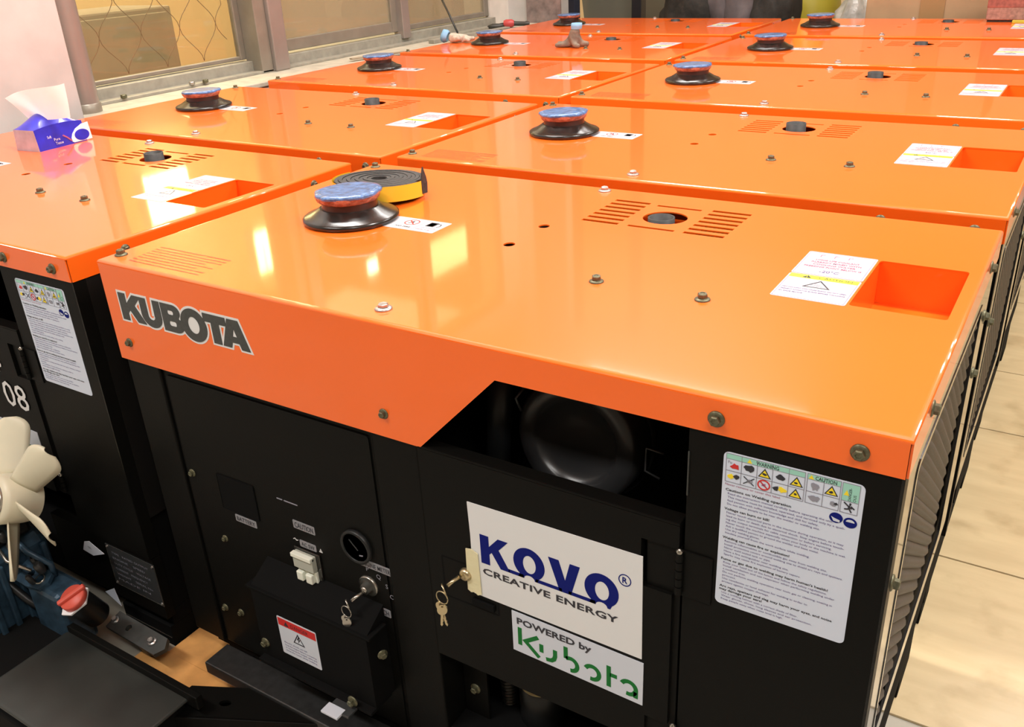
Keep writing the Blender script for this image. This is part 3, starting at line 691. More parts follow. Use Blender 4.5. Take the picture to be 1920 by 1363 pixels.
mb.build('corrugated_conduit', g0)
mb = MB(); mb.box((.716, .060, TZ - .80), (.768, .066, TZ - .60), 'black_paint', .001); ib = mb.build('inner_bracket', g0)
put_bolt(ib, (.738, .060, TZ - .640), (0, -1, 0), 'bolt_silver', .8); put_bolt(ib, (.742, .060, TZ - .735), (0, -1, 0), 'bolt_zinc', 1.1)
mb = MB(); mb.box((1.1500, .001, TZ - .15), (1.1520, .005, TZ - .085), 'grey_steel', .0005); mb.build('seal_strip', g0)

# ---- control panel of the nearest machine
P0 = Frame(FRONT(0, 0, -.012), (1, 0, 0), (0, 0, 1), (0, -1, 0))
cp = MB()
a = rrect(.112, -.86, .608, -.215, .006); cp.poly([a], 'black_paint', P0, 0, .003); cp.box((.199, -.485, .003), (.300, -.405, .0045), 'black_matte', .002, fr=P0)
panel = cp.build('control_panel', g0)
P1 = Frame(P0(0, 0, .003), (1, 0, 0), (0, 0, 1), (0, -1, 0))
for x, z_, s in ((.124, -.428, .9), (.181, -.566, .8), (.178, -.758, .9), (.545, -.665, .9), (.128, -.765, .9)): put_bolt(panel, P1(x, z_), (0, -1, 0), 'bolt_zinc', s)
def tagplate(name, s, x0, z0, x1, z1, slope=0):
    mb = MB(); mb.poly([rrect(x0, z0, x1, z1, .002)], 'nameplate', P1, 0, .0008); mb.text(s, 'ink', P1, x0 + .004, z0 + .003, w=x1 - x0 - .008, h=z1 - z0 - .006, hn=.0012, bold=.01); return mb.build(name, panel)
tagplate('nameplate', 'BATTERY', .229, -.506, .287, -.490); tagplate('nameplate', 'CAUTION', .392, -.466, .446, -.448); tagplate('nameplate', 'AC SW', .401, -.505, .442, -.490)
tagplate('nameplate', 'ENGINE METER', .548, -.492, .622, -.476); tagplate('nameplate', 'SWITCH', .560, -.590, .606, -.573)
mb = MB(); mb.poly([ribbon([(.385, -.494), (.389, -.4915), (.393, -.495), (.397, -.4935)], .0015)], 'badge_white', P1, 0, .0008)
t_ = [(.449, -.501), (.457, -.501), (.453, -.493)]; mb.poly([t_, outset(t_, -.0014)], 'badge_white', P1, 0, .0008); mb.poly([rect(.360, -.4125, .374, -.4105), rect(.378, -.4125, .388, -.4105)][:1], 'ink_grey', P1, 0, .0008); mb.poly([rect(.378, -.4125, .412, -.4105)], 'ink_grey', P1, 0, .0008); mb.build('panel_marking', panel)
mb = MB(); mb.box((.386, -.582, 0), (.450, -.508, .004), 'black_gloss', .001, fr=P1)
mb.box((.391, -.545, .004), (.441, -.512, .016), 'breaker_grey', .0015, fr=P1); mb.box((.391, -.519, .010), (.441, -.5105, .020), 'breaker', .001, fr=P1)
mb.box((.394, -.575, .004), (.441, -.547, .009), 'breaker', .001, fr=P1)
for x in (.396, .419): mb.box((x, -.572, .008), (x + .016, -.552, .018), 'breaker', .002, fr=P1)
mb.build('circuit_breaker', panel, label='white circuit breaker')
mb = MB(); gf = Frame(P1(.548, -.452), (1, 0, 0), (0, 0, 1), (0, -1, 0))
mb.lathe([(.034, 0), (.034, .007), (.030, .009), (.028, .006)], 'engine_dark', fr=gf, seg=40, caps=False); mb.lathe([(.028, .004), (.001, .004)], 'ink', fr=gf, seg=40)
mb.poly([ribbon([(-.014, .012), (.004, -.006)], .002)], 'plate_metal', gf, .004, .005); mb.poly([ribbon([(.006, -.016), (.014, -.014)], .002)], 'ink_grey', gf, .004, .005); mb.build('engine_meter', panel)
mb = MB(); sf = Frame(P1(.563, -.533), (1, 0, 0), (0, 0, 1), (0, -1, 0))
mb.lathe([(.021, 0), (.021, .004), (.0195, .005)], 'steel', fr=sf, seg=36, caps=False); mb.lathe([(.0195, .004), (.011, .005), (.010, .014), (.001, .014)], 'tool_dark', fr=sf, seg=36); mb.lathe([(.006, .013), (.006, .017), (.001, .017)], 'steel', fr=sf, seg=20)
for s, x, z_ in (('P', .566, -.500), ('Q', .588, -.508), ('S', .607, -.523), ('O', .614, -.543)): mb.text(s, 'ink_grey', P1, x - .004, z_, h=.010, hn=.001)
mb.build('ignition_switch', panel)
mb = MB(); bf = -.012
# sloped cover box over the output terminals
vs = []
for x in (.300, .590):
    vs += [(x, .010, TZ - .565), (x, -.045, TZ - .600), (x, -.045, TZ - .770), (x, .010, TZ - .770)]
mb.raw(vs, [[0, 1, 2, 3], [7, 6, 5, 4], [0, 4, 5, 1], [1, 5, 6, 2], [2, 6, 7, 3], [3, 7, 4, 0]], 'black_matte')
mb.box((.290, -.048, TZ - .603), (.600, .0, TZ - .598), 'black_matte', .001); mb.box((.30, -.060, TZ - .775), (.590, .0, TZ - .768), 'black_matte', .001)
cover = mb.build('terminal_cover', g0)
CF = Frame((0, -.045, TZ), (1, 0, 0), (0, 0, 1), (0, -1, 0))
mb = MB(); mb.poly([rrect(.361, -.737, .462, -.645, .003)], 'pale_paper', CF, 0, .0006); mb.poly([rect(.363, -.666, .460, -.648)], 'red_ink', CF, .0006, .0009)
t_ = [(.396, -.697), (.426, -.697), (.411, -.671)]; mb.poly([t_, outset(t_, -.0022)], 'ink', CF, .0006, .0009); mb.poly([[(.412, -.676), (.407, -.686), (.411, -.686), (.409, -.694), (.416, -.684), (.412, -.684), (.415, -.677)]], 'ink', CF, .0006, .0009)
t_ = [(.378, -.663), (.390, -.663), (.384, -.652)]; mb.poly([t_], 'ink', CF, .0009, .0011)
mb.text('DANGER', 'ink', CF, .396, -.662, w=.045, h=.009, hn=.0011)
for i, s in enumerate(('Electric shock can kill.', 'Stop the engine before connecting', 'or removing the output cables and', 'close the cover while welding.')): mb.text(s, 'ink_violet', CF, .370, -.708 - i * .0068, w=.082 if i else .060, h=.0038, hn=.0009)
mb.build('danger_label', cover, label='white label with red band')
put_bolt(cover, CF(.312, -.735), (0, -1, 0), 'bolt_zinc', 1.1); put_bolt(cover, (.548, -.060, TZ - .757), (0, -1, 0), 'bolt_zinc', 1.2); put_bolt(cover, (.610, -.03, TZ - .640), (1, -.5, 0), 'bolt_zinc', 1.0)
mb = MB(); mb.box((.505, -.085, TZ - .776), (.556, -.050, TZ - .771), 'plate_metal', .0008); mb.box((.500, -.098, TZ - .7755), (.540, -.074, TZ - .7705), 'pale_paper', .0008); mb.build('metal_tag', cover)
mb = MB(); mb.box((.11, -.06, TZ - .90), (.70, .004, TZ - .87), 'dark_steel', .003); mb.build('front_rail', g0)

# ---- key bunches hanging in the two locks (top-level things)
def keys(name, lab, p, dirn, mat_):
    t = thing(name, lab, 'keys', p, 0, 'key bunches hanging from the nearest generator')
    mb = MB(); mb.tube([(0, 0, 0), (-.006, -.010, -.004), (-.010, -.020, -.008)], .0032, mat_); mb.lathe([(.009, -.0012), (.0095, 0), (.009, .0012)], mat_, fr=Frame((-.013, -.026, -.012), (.7, -.5, -.4), (0, .3, -1), (.6, .8, .1)), seg=18)
    mb.build('inserted_key', t)
    mb = MB(); mb.tube([(-.015 + .011 * math.cos(a), -.030, -.026 + .012 * math.sin(a)) for a in [6.4 * i / 22 for i in range(23)]], .0011, mat_, 6); mb.build('ring', t)
    for k, (dx, an) in enumerate(((-.004, -.25), (.004, .12))):
        mb = MB(); kf = Frame((-.016 + dx, -.031 - .003 * k, -.036), (math.cos(an), .3, math.sin(an)), (math.sin(an) * -1, 0, -math.cos(an)), (0, -1, 0))
        mb.poly([ell(0, .011, .0085, .011, n=20), ell(0, .004, .002, .002, n=8)], mat_, kf, -.001, .001, bottom=True); mb.poly([[(-.0022, .021), (.0022, .021), (.0022, .030), (.0012, .032), (.0024, .035), (.0012, .038), (.0022, .042), (0, .046), (-.0022, .043)]], mat_, kf, -.0008, .0008, bottom=True)
        mb.build('key', t)
    return t
keys('key_bunch', 'silver key bunch hanging in the ignition switch below the round engine meter', (.558, -.006, TZ - .541), 0, 'steel')
keys('key_bunch', 'brass coloured keys hanging from the door lock beside the masking tape', (.7835, -.010, TZ - .414), 0, 'brass')

# ------------------------------------------------------------------ things on the tops
# roll of black foam tape with yellow backing
roll = thing('foam_tape_roll', 'roll of black foam tape with yellow backing behind the nearest blue taped filler', 'tape', (.214, .556, TZ - .004))
roll.rotation_euler = (math.radians(-3.0), math.radians(0), 0)
mb = MB(); zb, zt = .0105, .0430; n = 400; turns = 9; ri, ro = .018, .0975; lo, hi = [], []
vs = []; fs = []
for i in range(n + 1):
    a = 2 * math.pi * turns * i / n; rr_ = ri + (ro - ri) * i / n; w_ = (ro - ri) / turns * .44
    for q in (rr_ - w_, rr_ + w_):
        for z_ in (zb, zt - .0008 * math.sin(a * .5)): vs.append((q * math.cos(a), q * math.sin(a), z_))
for i in range(n):
    b = i * 4; c = b + 4; fs += [[b, c, c + 1, b + 1], [b + 2, b + 3, c + 3, c + 2], [b + 1, c + 1, c + 3, b + 3], [b, b + 2, c + 2, c]]
fs += [[0, 1, 3, 2], [n * 4 + 2, n * 4 + 3, n * 4 + 1, n * 4]]
mb.raw(vs, fs, 'foam'); mb.build('foam_strip', roll)
mb = MB(); vs = []; pts = [(ro + .0055, a) for a in [math.radians(-190 + 200 * i / 50) for i in range(51)]]
for rr_, a in pts:
    for z_ in (zb, zt): vs.append((rr_ * math.cos(a), rr_ * math.sin(a), z_))
mb.raw(vs, [[2 * i, 2 * i + 2, 2 * i + 3, 2 * i + 1] for i in range(50)] + [[2 * i + 1, 2 * i + 3, 2 * i + 2, 2 * i] for i in range(0)], 'foam_yellow', True); mb.build('yellow_backing', roll)
mb = MB(); tf = Frame(((ro + .006) * math.cos(.175), (ro + .006) * math.sin(.175), zt - .028), (.05, 1, 0), (0, 0, 1), (1, 0, 0))
mb.poly([[(-.004, .0), (.012, .0), (.013, .02), (.010, .034), (.004, .048), (.001, .056), (-.003, .044), (-.006, .026)]], 'foam', tf, -.0015, .0015, bottom=True); mb.build('loose_end', roll)

# tissue pack
tp = thing('tissue_pack', 'blue and white tissue pack with a white tissue sticking up, at far left', 'tissue pack', (-1.142, .538, TZ), math.radians(6))
def pack_pt(u, v, w_):
    # u across 0..1, v along 0..1, w height 0..1
    x = u * .098; y = v * .165
    hmax = .066 + .034 * math.sin(math.pi * min(1, max(0, v * 1.05))) * (math.sin(math.pi * u) ** .7 if 0 < u < 1 else 0)
    pin = 1 - .10 * (2 * v - 1) ** 2 * w_
    return Vector((x + (.5 - u) * .012 * w_ * (1.0), y, hmax * w_ * pin))
mb = MB(); nu, nv, nw = 8, 18, 5
def grid(fn, a, b, m, smooth=True):
    vs = [fn(i / a, j / b) for j in range(b + 1) for i in range(a + 1)]; fs = [[j * (a + 1) + i, j * (a + 1) + i + 1, (j + 1) * (a + 1) + i + 1, (j + 1) * (a + 1) + i] for j in range(b) for i in range(a)]
    return vs, fs
mats_ = {}
vs, fs = grid(lambda i, j: pack_pt(i, j, 1), nu, nv, None); mb.raw(vs, fs, 'pack_blue', True)
vs, fs = grid(lambda i, j: pack_pt(0, j, i), nw, nv, None); mb.raw(vs, fs, 'pack_blue', True)
vs, fs = grid(lambda i, j: pack_pt(1, j, i), nw, nv, None); mb.raw(vs, [q[::-1] for q in fs], 'pack_blue', True)
vs, fs = grid(lambda i, j: pack_pt(i, 0, j), nu, nw, None); mb.raw(vs, fs, 'pack_grey'); vs, fs = grid(lambda i, j: pack_pt(i, 1, j), nu, nw, None); mb.raw(vs, [q[::-1] for q in fs], 'white')
vs, fs = grid(lambda i, j: pack_pt(i, j, 0), 2, 2, None); mb.raw(vs, [q[::-1] for q in fs], 'pack_blue')
mb.build('wrapper', tp)
mb = MB(); PF = Frame((.0985, 0, 0), (0, 1, 0), (-.10, 0, .995), (1, 0, .1))
mb.poly([[(.120, .003), (.184, .003), (.184, .052), (.160, .050), (.135, .040), (.121, .028), (.114, .016), (.114, .006)]], 'white', PF, -.001, .0010)
mb.poly([ell(.152, .020, .026, .016, n=24)], 'pack_blue', PF, .001, .0016)
mb.poly([ribbon([(.088, .030), (.100, .022), (.112, .010)], .004)], 'ink_pink', PF, -.001, .0012)
mb.text('Soft', 'white', PF, .035, .030, w=.014, h=.008, hn=.0016); mb.text('Pure', 'white', PF, .055, .020, w=.020, h=.008, hn=.0016); mb.text('Tissue', 'white', PF, .057, .009, w=.026, h=.008, hn=.0016)
mb.build('printed_side', tp)
mb = MB(); vs = []; nn = 14
for j in range(nn + 1):
    for i in range(nn + 1):
        u, v = i / nn, j / nn
        bl, br_, tl, tr = Vector((.030, .045, .078)), Vector((.135, .090, .080)), Vector((-.045, .030, .140)), Vector((.185, .072, .188))
        q = (bl * (1 - u) + br_ * u) * (1 - v) + (tl * (1 - u) + tr * u) * v
        x, y, z_ = q.x, q.y + .008 * math.sin(8 * u + 2 * v), q.z + .006 * math.sin(5 * u) * v
        vs.append((x, y, z_))
mb.raw(vs, [[j * (nn + 1) + i, j * (nn + 1) + i + 1, (j + 1) * (nn + 1) + i + 1, (j + 1) * (nn + 1) + i] for j in range(nn) for i in range(nn)], 'tissue', True)
nt = MATS['tissue'].node_tree; dfb = nt.nodes.new('ShaderNodeBsdfDiffuse'); trb = nt.nodes.new('ShaderNodeBsdfTranslucent'); mxs = nt.nodes.new('ShaderNodeMixShader')
dfb.inputs[0].default_value = (.95, .95, .95, 1); trb.inputs[0].default_value = (.95, .95, .95, 1); mxs.inputs[0].default_value = .5
nt.links.new(dfb.outputs[0], mxs.inputs[1]); nt.links.new(trb.outputs[0], mxs.inputs[2]); nt.links.new(mxs.outputs[0], nt.nodes['Material Output'].inputs[0])
tt = mb.build('tissue_sheet', tp); tt['note'] = ''; del tt['note']

# gloves: skinned shapes
def skin(name, verts, edges, radii, m, sub=2, parent=None):
    me = bpy.data.meshes.new(name); me.from_pydata([Vector(v) for v in verts], edges, []); me.materials.append(MATS[m])
    o = bpy.data.objects.new(name, me); COL.objects.link(o); o.modifiers.new('s', 'SKIN')
    for i, r_ in enumerate(radii):
        rr_ = r_ if isinstance(r_, tuple) else (r_, r_); me.skin_vertices[0].data[i].radius = rr_
    me.skin_vertices[0].data[0].use_root = True
    sb = o.modifiers.new('sub', 'SUBSURF'); sb.levels = sub; sb.render_levels = sub
    dg = bpy.context.evaluated_depsgraph_get(); m2 = bpy.data.meshes.new_from_object(o.evaluated_get(dg)); o.modifiers.clear(); o.data = m2; bpy.data.meshes.remove(me)
    if not m2.materials: m2.materials.append(MATS[m])
    for p in m2.polygons: p.use_smooth = True
    m2.name = name
    if parent: o.parent = parent
    return o
g1 = thing('work_glove', 'cream cotton work glove with blue cuff lying by the fourth left filler', 'glove', (-1.40, 3.12, TZ), math.radians(15), 'work gloves on the fourth left generator')
skin('glove_hand', [(-.045, 0, .026), (-.005, .0, .022), (.035, .005, .022), (.065, .01, .018), (.095, .02, .016), (.075, -.01, .018), (.105, -.012, .022), (.060, -.022, .016), (.085, -.035, .013), (.055, .03, .016), (.080, .045, .016), (.010, -.03, .020), (.032, -.050, .026)],
     [(0, 1), (1, 2), (2, 3), (3, 4), (2, 5), (5, 6), (2, 7), (7, 8), (2, 9), (9, 10), (1, 11), (11, 12)], [.026, .024, .022, .011, .010, .011, .010, .010, .009, .010, .009, .013, .011], 'glove_cloth', 2, g1)
mb = MB(); mb.lathe([(.026, 0), (.034, .012), (.031, .030), (.029, .030), (.030, .012), (.022, .0)], 'glove_cuff', fr=Frame((-.048, 0, .028), (0, 1, 0), (.35, 0, .94), (-.94, 0, .35)), seg=24, wob=.06, caps=False); mb.build('cuff', g1, label='blue cuff')
g2 = thing('work_glove', 'dirty brown work glove standing upright with its pale blue cuff on top', 'glove', (-.675, 3.03, TZ), 0, 'work gloves on the fourth left generator')
skin('glove_hand', [(.030, 0, .088), (.024, 0, .065), (.018, 0, .035), (-.010, 0, .016), (-.045, .008, .013), (-.078, .012, .013), (-.03, -.025, .012), (-.066, -.035, .011), (.05, .02, .014), (.085, .03, .012), (.04, -.03, .012), (.070, -.040, .010)],
     [(0, 1), (1, 2), (2, 3), (3, 4), (4, 5), (3, 6), (6, 7), (2, 8), (8, 9), (2, 10), (10, 11)], [.026, .024, .028, .022, .013, .012, .012, .010, .016, .012, .013, .010], 'glove_dirty', 2, g2)
mb = MB(); mb.lathe([(.025, 0), (.027, .012), (.025, .026), (.023, .026), (.024, .010)], 'glove_cuff', fr=Frame((.033, 0, .082), (1, 0, 0), (0, 1, 0), (.1, 0, .99)), seg=22, wob=.05, caps=False); mb.build('cuff', g2, label='pale blue cuff')

# ------------------------------------------------------------------ unfinished unit at lower left
eu = thing('engine_unit', 'open engine with cream plastic fan and red cap in the lower left corner', 'engine', (-.36, -.20, 0))
def W(x, y, z): return (x + .36, y + .20, TZ + z)     # top-relative world to local
fan = MB(); ax = Vector((-.06, -.90, .42)).normalized(); hubc = Vector(W(-.322, -.165, -.530)); ua = Vector((0, 0, 1)); ua = (ua - ax * ua.dot(ax)).normalized(); ub = ax.cross(ua)
HF = Frame(hubc, ua, ub, ax)
fan.lathe([(.052, -.075), (.055, -.050), (.054, -.005), (.048, .006), (.036, .008)], 'cream', fr=HF, seg=40, caps=True)
fanhub = fan
for k in range(6):
    a0 = math.radians(20 + 60 * k); vs = []; ni, nj = 14, 8
    for i in range(ni + 1):
        t = math.sin(math.pi / 2 * i / ni); rr_ = .050 + .125 * t; w_ = (.030 + .014 * t) * (1 if t < .75 else math.sqrt(max(.10, 1 - ((t - .75) / .26) ** 2))); tw = math.radians(48 - 16 * t)
        for j in range(nj + 1):
            s = (j / nj - .5) * 2 * w_; cur = .010 * (1 - (2 * j / nj - 1) ** 2)
            tang = s * math.cos(tw); axo = s * math.sin(tw) + cur - .035
            vs.append(HF(rr_ * math.cos(a0) - tang * math.sin(a0), rr_ * math.sin(a0) + tang * math.cos(a0), axo))
    fan_f = [[i * (nj + 1) + j, i * (nj + 1) + j + 1, (i + 1) * (nj + 1) + j + 1, (i + 1) * (nj + 1) + j] for i in range(ni) for j in range(nj)]
    b_ = MB(); b_.raw(vs, fan_f, 'cream', True)
    if k == 0: fan_o = fanhub.build('cooling_fan', eu, label='cream plastic fan')
    bo = b_.build('fan_blade', fan_o); md = bo.modifiers.new('t', 'SOLIDIFY'); md.thickness = .0025; md.offset = 0
mb = MB(); mb.lathe([(.040, .006), (.040, .014), (.032, .016), (.031, .008)], 'steel', fr=HF, seg=36, caps=False); mb.lathe([(.031, .008), (.012, .012), (.010, .026), (.001, .028)], 'engine_dark', fr=HF, seg=30); mb.build('pulley', eu)
mb = MB(); mb.box(W(-.72, -.26, -.96), W(-.36, -.07, -.68), 'engine_blue', .02); mb.box(W(-.60, -.24, -.68), W(-.38, -.09, -.60), 'engine_dark', .01)
for k in range(5): mb.box(W(-.355, -.235 + k * .034, -.92), W(-.345, -.222 + k * .034, -.70), 'engine_blue', .003)
mb.build('engine_block', eu)
mb = MB(); zf = Frame(W(-.36, -.155, -.735), (1, 0, 0), (0, .93, .36), (0, -.36, .93))
o1 = [(-.10, -.03), (-.02, -.022), (.06, -.024), (.098, -.018), (.108, .004), (.098, .024), (.04, .030), (-.02, .045), (-.10, .04)]
mb.poly([o1, ell(.045, .004, .009, .009, n=16), ell(.082, .002, .010, .010, n=16), ell(-.04, .01, .013, .013, n=16)], 'engine_blue', zf, -.010, 0, bottom=True)
for x in (.082, -.04): mb.lathe([(.0125, 0), (.0125, .003), (.010, .003)], 'steel', fr=Frame(zf(x, .002), zf.U, zf.V, zf.N), seg=18, caps=False)
mb.box(W(-.32, -.17, -.90), W(-.20, -.10, -.745), 'engine_blue', .012); mb.build('lug_bracket', eu)
mb = MB()
for p, r_ in (((-.335, -.16, -.66), .012), ((-.30, -.14, -.70), .010), ((-.27, -.15, -.70), .011), ((-.37, -.16, -.645), .013), ((-.285, -.17, -.725), .007)):
    mb.lathe([(r_ * .8, -.015), (r_, -.005), (r_, .008), (r_ * .6, .014)], 'dark_steel', fr=Frame(W(*p), (1, 0, 0), (0, .9, .3), (0, -.3, .9)), seg=12)
mb.tube([W(-.42, -.16, -.60), W(-.36, -.15, -.64), W(-.30, -.15, -.67), W(-.26, -.13, -.70), W(-.28, -.12, -.76)], .007, 'engine_blue', 10)
mb.tube([W(-.40, -.17, -.66), W(-.34, -.18, -.69), W(-.29, -.16, -.71)], .004, 'steel', 8)
mb.tube([W(-.44, -.19, -.70), W(-.38, -.19, -.74), W(-.33, -.17, -.80), W(-.28, -.15, -.84)], .009, 'engine_dark', 10); mb.build('fuel_line', eu)
mb = MB(); cf = Frame(W(-.165, -.150, -.742), (.93, .1, 0), (-.1, .85, .45), (0, -.45, .89))
mb.poly([[(.033, .0), (.012, .032), (-.028, .026), (-.036, -.002), (-.010, -.040), (.014, -.034)]], 'white', cf, -.012, -.008, bottom=True)
mb.lathe([(.026, -.09), (.030, -.085), (.030, -.012)], 'engine_dark', fr=cf, seg=30)
co = mb.build('filler_spout', eu)
mb = MB(); mb.lathe([(.028, -.008), (.030, -.006), (.030, .004), (.028, .007), (.001, .007)], 'red_cap', fr=cf, seg=36); mb.box((-.030, -.005, .005), (.034, .006, .015), 'red_cap', .003, fr=Frame(cf.P, (cf.U * .55 + cf.V * .83).normalized(), (cf.V * .55 - cf.U * .83).normalized(), cf.N)); mb.build('cap', co, label='red round cap')
mb = MB(); mb.box((-.235, -.09, .0), (.0, 0, .008), 'tray_black', .003)
mb.v = [tuple(Vector(W(0, 0, 0)) + Vector((v[0] * 1.7 + .19, -.150 + v[1] * 2.4, -.850 + v[2]))) for v in mb.v]; mb.box(W(-.30, -.165, -.857), W(.22, -.150, -.825), 'black_paint', .002)
mb.box(W(-.70, -.37, -.958), W(.17, -.16, -.86), 'black_matte', .004)
mb.build('base_tray', eu)
mb = MB(); bf_ = Frame(W(-.115, -.065, -.885), (.95, 0, -.05), (0, .95, .3), (0, -.3, .95))
mb.poly([[(-.09, -.022), (.085, -.022), (.100, 0), (.085, .022), (-.09, .022)], ell(-.03, 0, .008, .008, n=14)], 'grey_steel', bf_, -.012, 0, bottom=True); mb.box((-.01, -.015, -.066), (.018, .012, -.012), 'grey_steel', .002, fr=bf_)
br = mb.build('mount_bracket', eu)
o = put_bolt(br, bf_(.055, 0), (0, -.3, .95), 'bolt_silver', 1.2); o = put_bolt(br, bf_(-.08, 0.0), (0, -.3, .95), 'bolt_silver', 1.1)
mb = MB(); t_ = Frame((-.24, -.035, TZ - .72), (1, 0, 0), (0, 0, 1), (0, -1, 0))
mb = MB(); mb.poly([[(-.055, -.018), (-.018, -.022), (.030, 0), (-.020, .018), (-.040, .010)]], 'pale_paper', t_, 0, .001); mb.text('OIL', 'ink', t_, -.03, -.004, h=.006, hn=.0014)
tag(mb.build('paper_tag', None), 'small torn white printed tag below the cream fan blade', 'tag')
mb = MB(); t_ = Frame((-.225, -.035, TZ - .845), (1, 0, 0), (0, 0, 1), (0, -1, 0)); mb.poly([[(-.03, 0), (.022, -.022), (.012, .026)]], 'pale_paper', t_, 0, .001)
tag(mb.build('paper_scrap', None), 'small triangular white paper scrap beside the red cap', 'paper')
# cross beam and wooden board on the floor
mb = MB(); bfm = Frame((.20, -.115, 0), (.90, .44, 0), (-.44, .90, 0), (0, 0, 1))
mb.poly([[(-.10, -.05), (.50, -.05), (.50, .03), (-.06, .03)], ell(.03, -.012, .013, .008, n=18)], 'black_paint', bfm, .085, .092, bottom=True); mb.box((-.10, -.054, .0), (.50, -.048, .092), 'black_paint', .001, fr=bfm)
mb.box((-.06, .024, .0), (.50, .030, .086), 'black_paint', .001, fr=bfm)
tag(mb.build('angle_beam', None), 'black steel channel with a round hole lying before the nearest generator', 'beam')
mb = MB(); mb.box((-.14, -.150, .0), (.36, -.022, .010), 'board_orange', .002); mb.box((-.084, -.03, .0), (.055, .59, .009), 'board_orange', .002); tag(mb.build('wooden_board', None), 'orange brown wooden board on the floor between the engine and the nearest generator', 'board')

# ------------------------------------------------------------------ the room
def wallbox(name, a, b, m):
    mb = MB(); mb.box(a, b, m); return struct(mb.build(name))
wallbox('floor', (-2.1, -4.0, -.10), (5.5, 8.0, 0), 'concrete')
wallbox('ceiling', (-4.2, -4.0, 3.35), (5.5, 8.0, 3.45), 'ceiling')
wallbox('wall_back', (-4.2, 7.4, 0), (5.5, 7.5, 3.35), 'backwall')
wallbox('wall_right', (5.4, -4.0, 0), (5.5, 7.4, 3.35), 'plaster')
wallbox('wall_front', (-2.1, -4.1, 0), (5.5, -4.0, 3.35), 'dim_wall')
# left wall: apron with sill below the windows, plaster above
mb = MB(); mb.box((-2.15, -4.0, 0), (-1.60, 4.42, TZ - .050), 'plaster'); mb.box((-2.15, -4.0, TZ - .050), (-1.585, 4.42, TZ - .030), 'sill', .004)
mb.box((-2.1, -4.0, TZ + 1.95), (-1.95, 4.42, 3.35), 'plaster'); mb.box((-2.1, 4.20, TZ - .03), (-1.90, 4.42, TZ + 1.95), 'plaster'); mb.box((-2.1, -4.0, TZ - .03), (-1.95, -.9, TZ + 1.95), 'plaster'); struct(mb.build('wall_left'))
mb = MB(); mb.box((-2.1, 4.42, 0), (-1.56, 4.62, 3.35), 'pillar_white', .004); mb.box((-1.75, 4.40, TZ - .05), (-1.50, 4.415, 3.3), 'mottle'); struct(mb.build('wall_corner'))
mb = MB(); mb.box((-1.98, -.75, 0), (-1.57, 1.045, 3.35), 'pillar_white', .006); struct(mb.build('wall_pillar'))
# the lit room behind the windows
mb = MB(); mb.box((-4.2, -1.5, 0), (-4.1, 7.4, 3.35), 'far_room'); struct(mb.build('wall_far_left'))
wallbox('floor', (-4.1, -1.5, -.1), (-2.15, 7.4, 0), 'concrete')
area('far_room_light', (-3.0, 2.5, 3.2), (0, 0, 0), 1.5, 4.0, 150, (1.0, .86, .62))
# windows
def sash(name, y0, y1, z0, z1, x, wfr=.05, rail=.06, mesh=False):
    mb = MB()
    mb.box((x - .03, y0, TZ + z0), (x, y0 + wfr, TZ + z1), 'alu', .004); mb.box((x - .03, y1 - wfr, TZ + z0), (x, y1, TZ + z1), 'alu', .004)
    mb.box((x - .03, y0 + wfr, TZ + z0), (x - .002, y1 - wfr, TZ + z0 + rail), 'alu', .004); mb.box((x - .03, y0 + wfr, TZ + z1 - .05), (x - .002, y1 - wfr, TZ + z1), 'alu', .004)
    o = struct(mb.build(name))
    mb = MB(); mb.box((x - .018, y0 + wfr, TZ + z0 + rail), (x - .013, y1 - wfr, TZ + z1 - .05), 'glass' if mesh else 'frosted'); mb.build('window_pane', o)
    if mesh:
        mb = MB(); step = .20; yy0, yy1, zz0, zz1 = y0 + wfr, y1 - wfr, z0 + rail, z1 - .05
        for k in range(int((yy1 - yy0) / step) + 2):
            for s in (1, -1):
                pts = []; nz = int((zz1 - zz0) / .025)
                for j in range(nz + 1):
                    ph = j * .025 / .15; tri_ = abs((ph % 2) - 1); tri_ = .5 - .5 * math.cos(math.pi * tri_)
                    y = yy0 + k * step + s * (tri_ * step / 2)
                    if yy0 < y < yy1: pts.append((x - .06, y, TZ + zz0 + j * .025))
                if len(pts) > 3: mb.tube(pts, .0016, 'mesh_wire', 5)
        mb.build('wire_mesh', o)
    return o
sash('window_1', 1.20, 2.14, .030, 1.95, -1.90, .04, .018, True)
sash('window_2', 2.30, 3.24, .036, 1.95, -1.88, .05, .055)
sash('window_3', 3.30, 4.20, .030, 1.95, -1.91, .05, .030)
sash('window_4', -.90, 1.16, .030, 1.95, -1.92, .05, .030)
mb = MB(); mb.box((-1.99, 1.0, TZ - .030), (-1.86, 4.2, TZ + .024), 'track', .003); mb.box((-1.86, 1.0, TZ - .030), (-1.80, 4.2, TZ - .018), 'track', .002); struct(mb.build('trim_1'))
mb = MB(); mb.box((-1.90, 2.13, TZ - .03), (-1.80, 2.20, TZ + 1.95), 'alu', .004); mb.box((-1.90, 2.20, TZ - .03), (-1.78, 2.29, TZ + 1.95), 'alu_pink', .006); struct(mb.build('trim_2'))
mb = MB(); mb.box((-1.91, 3.235, TZ - .0), (-1.84, 3.30, TZ + 1.95), 'alu_pink', .004); struct(mb.build('trim_3'))
mb = MB(); mb.lathe([(.052, -.03), (.052, 2.3)], 'alu_pink', fr=Frame((-1.72, 1.155, TZ), (1, 0, 0), (0, 1, 0), (0, 0, 1)), seg=36); mb.lathe([(.056, -.030), (.056, .0), (.052, .004)], 'alu', fr=Frame((-1.72, 1.155, TZ), (1, 0, 0), (0, 1, 0), (0, 0, 1)), seg=36)
tag(mb.build('vertical_pipe'), 'pinkish grey vertical pipe standing on the window sill beside the white pillar', 'pipe')
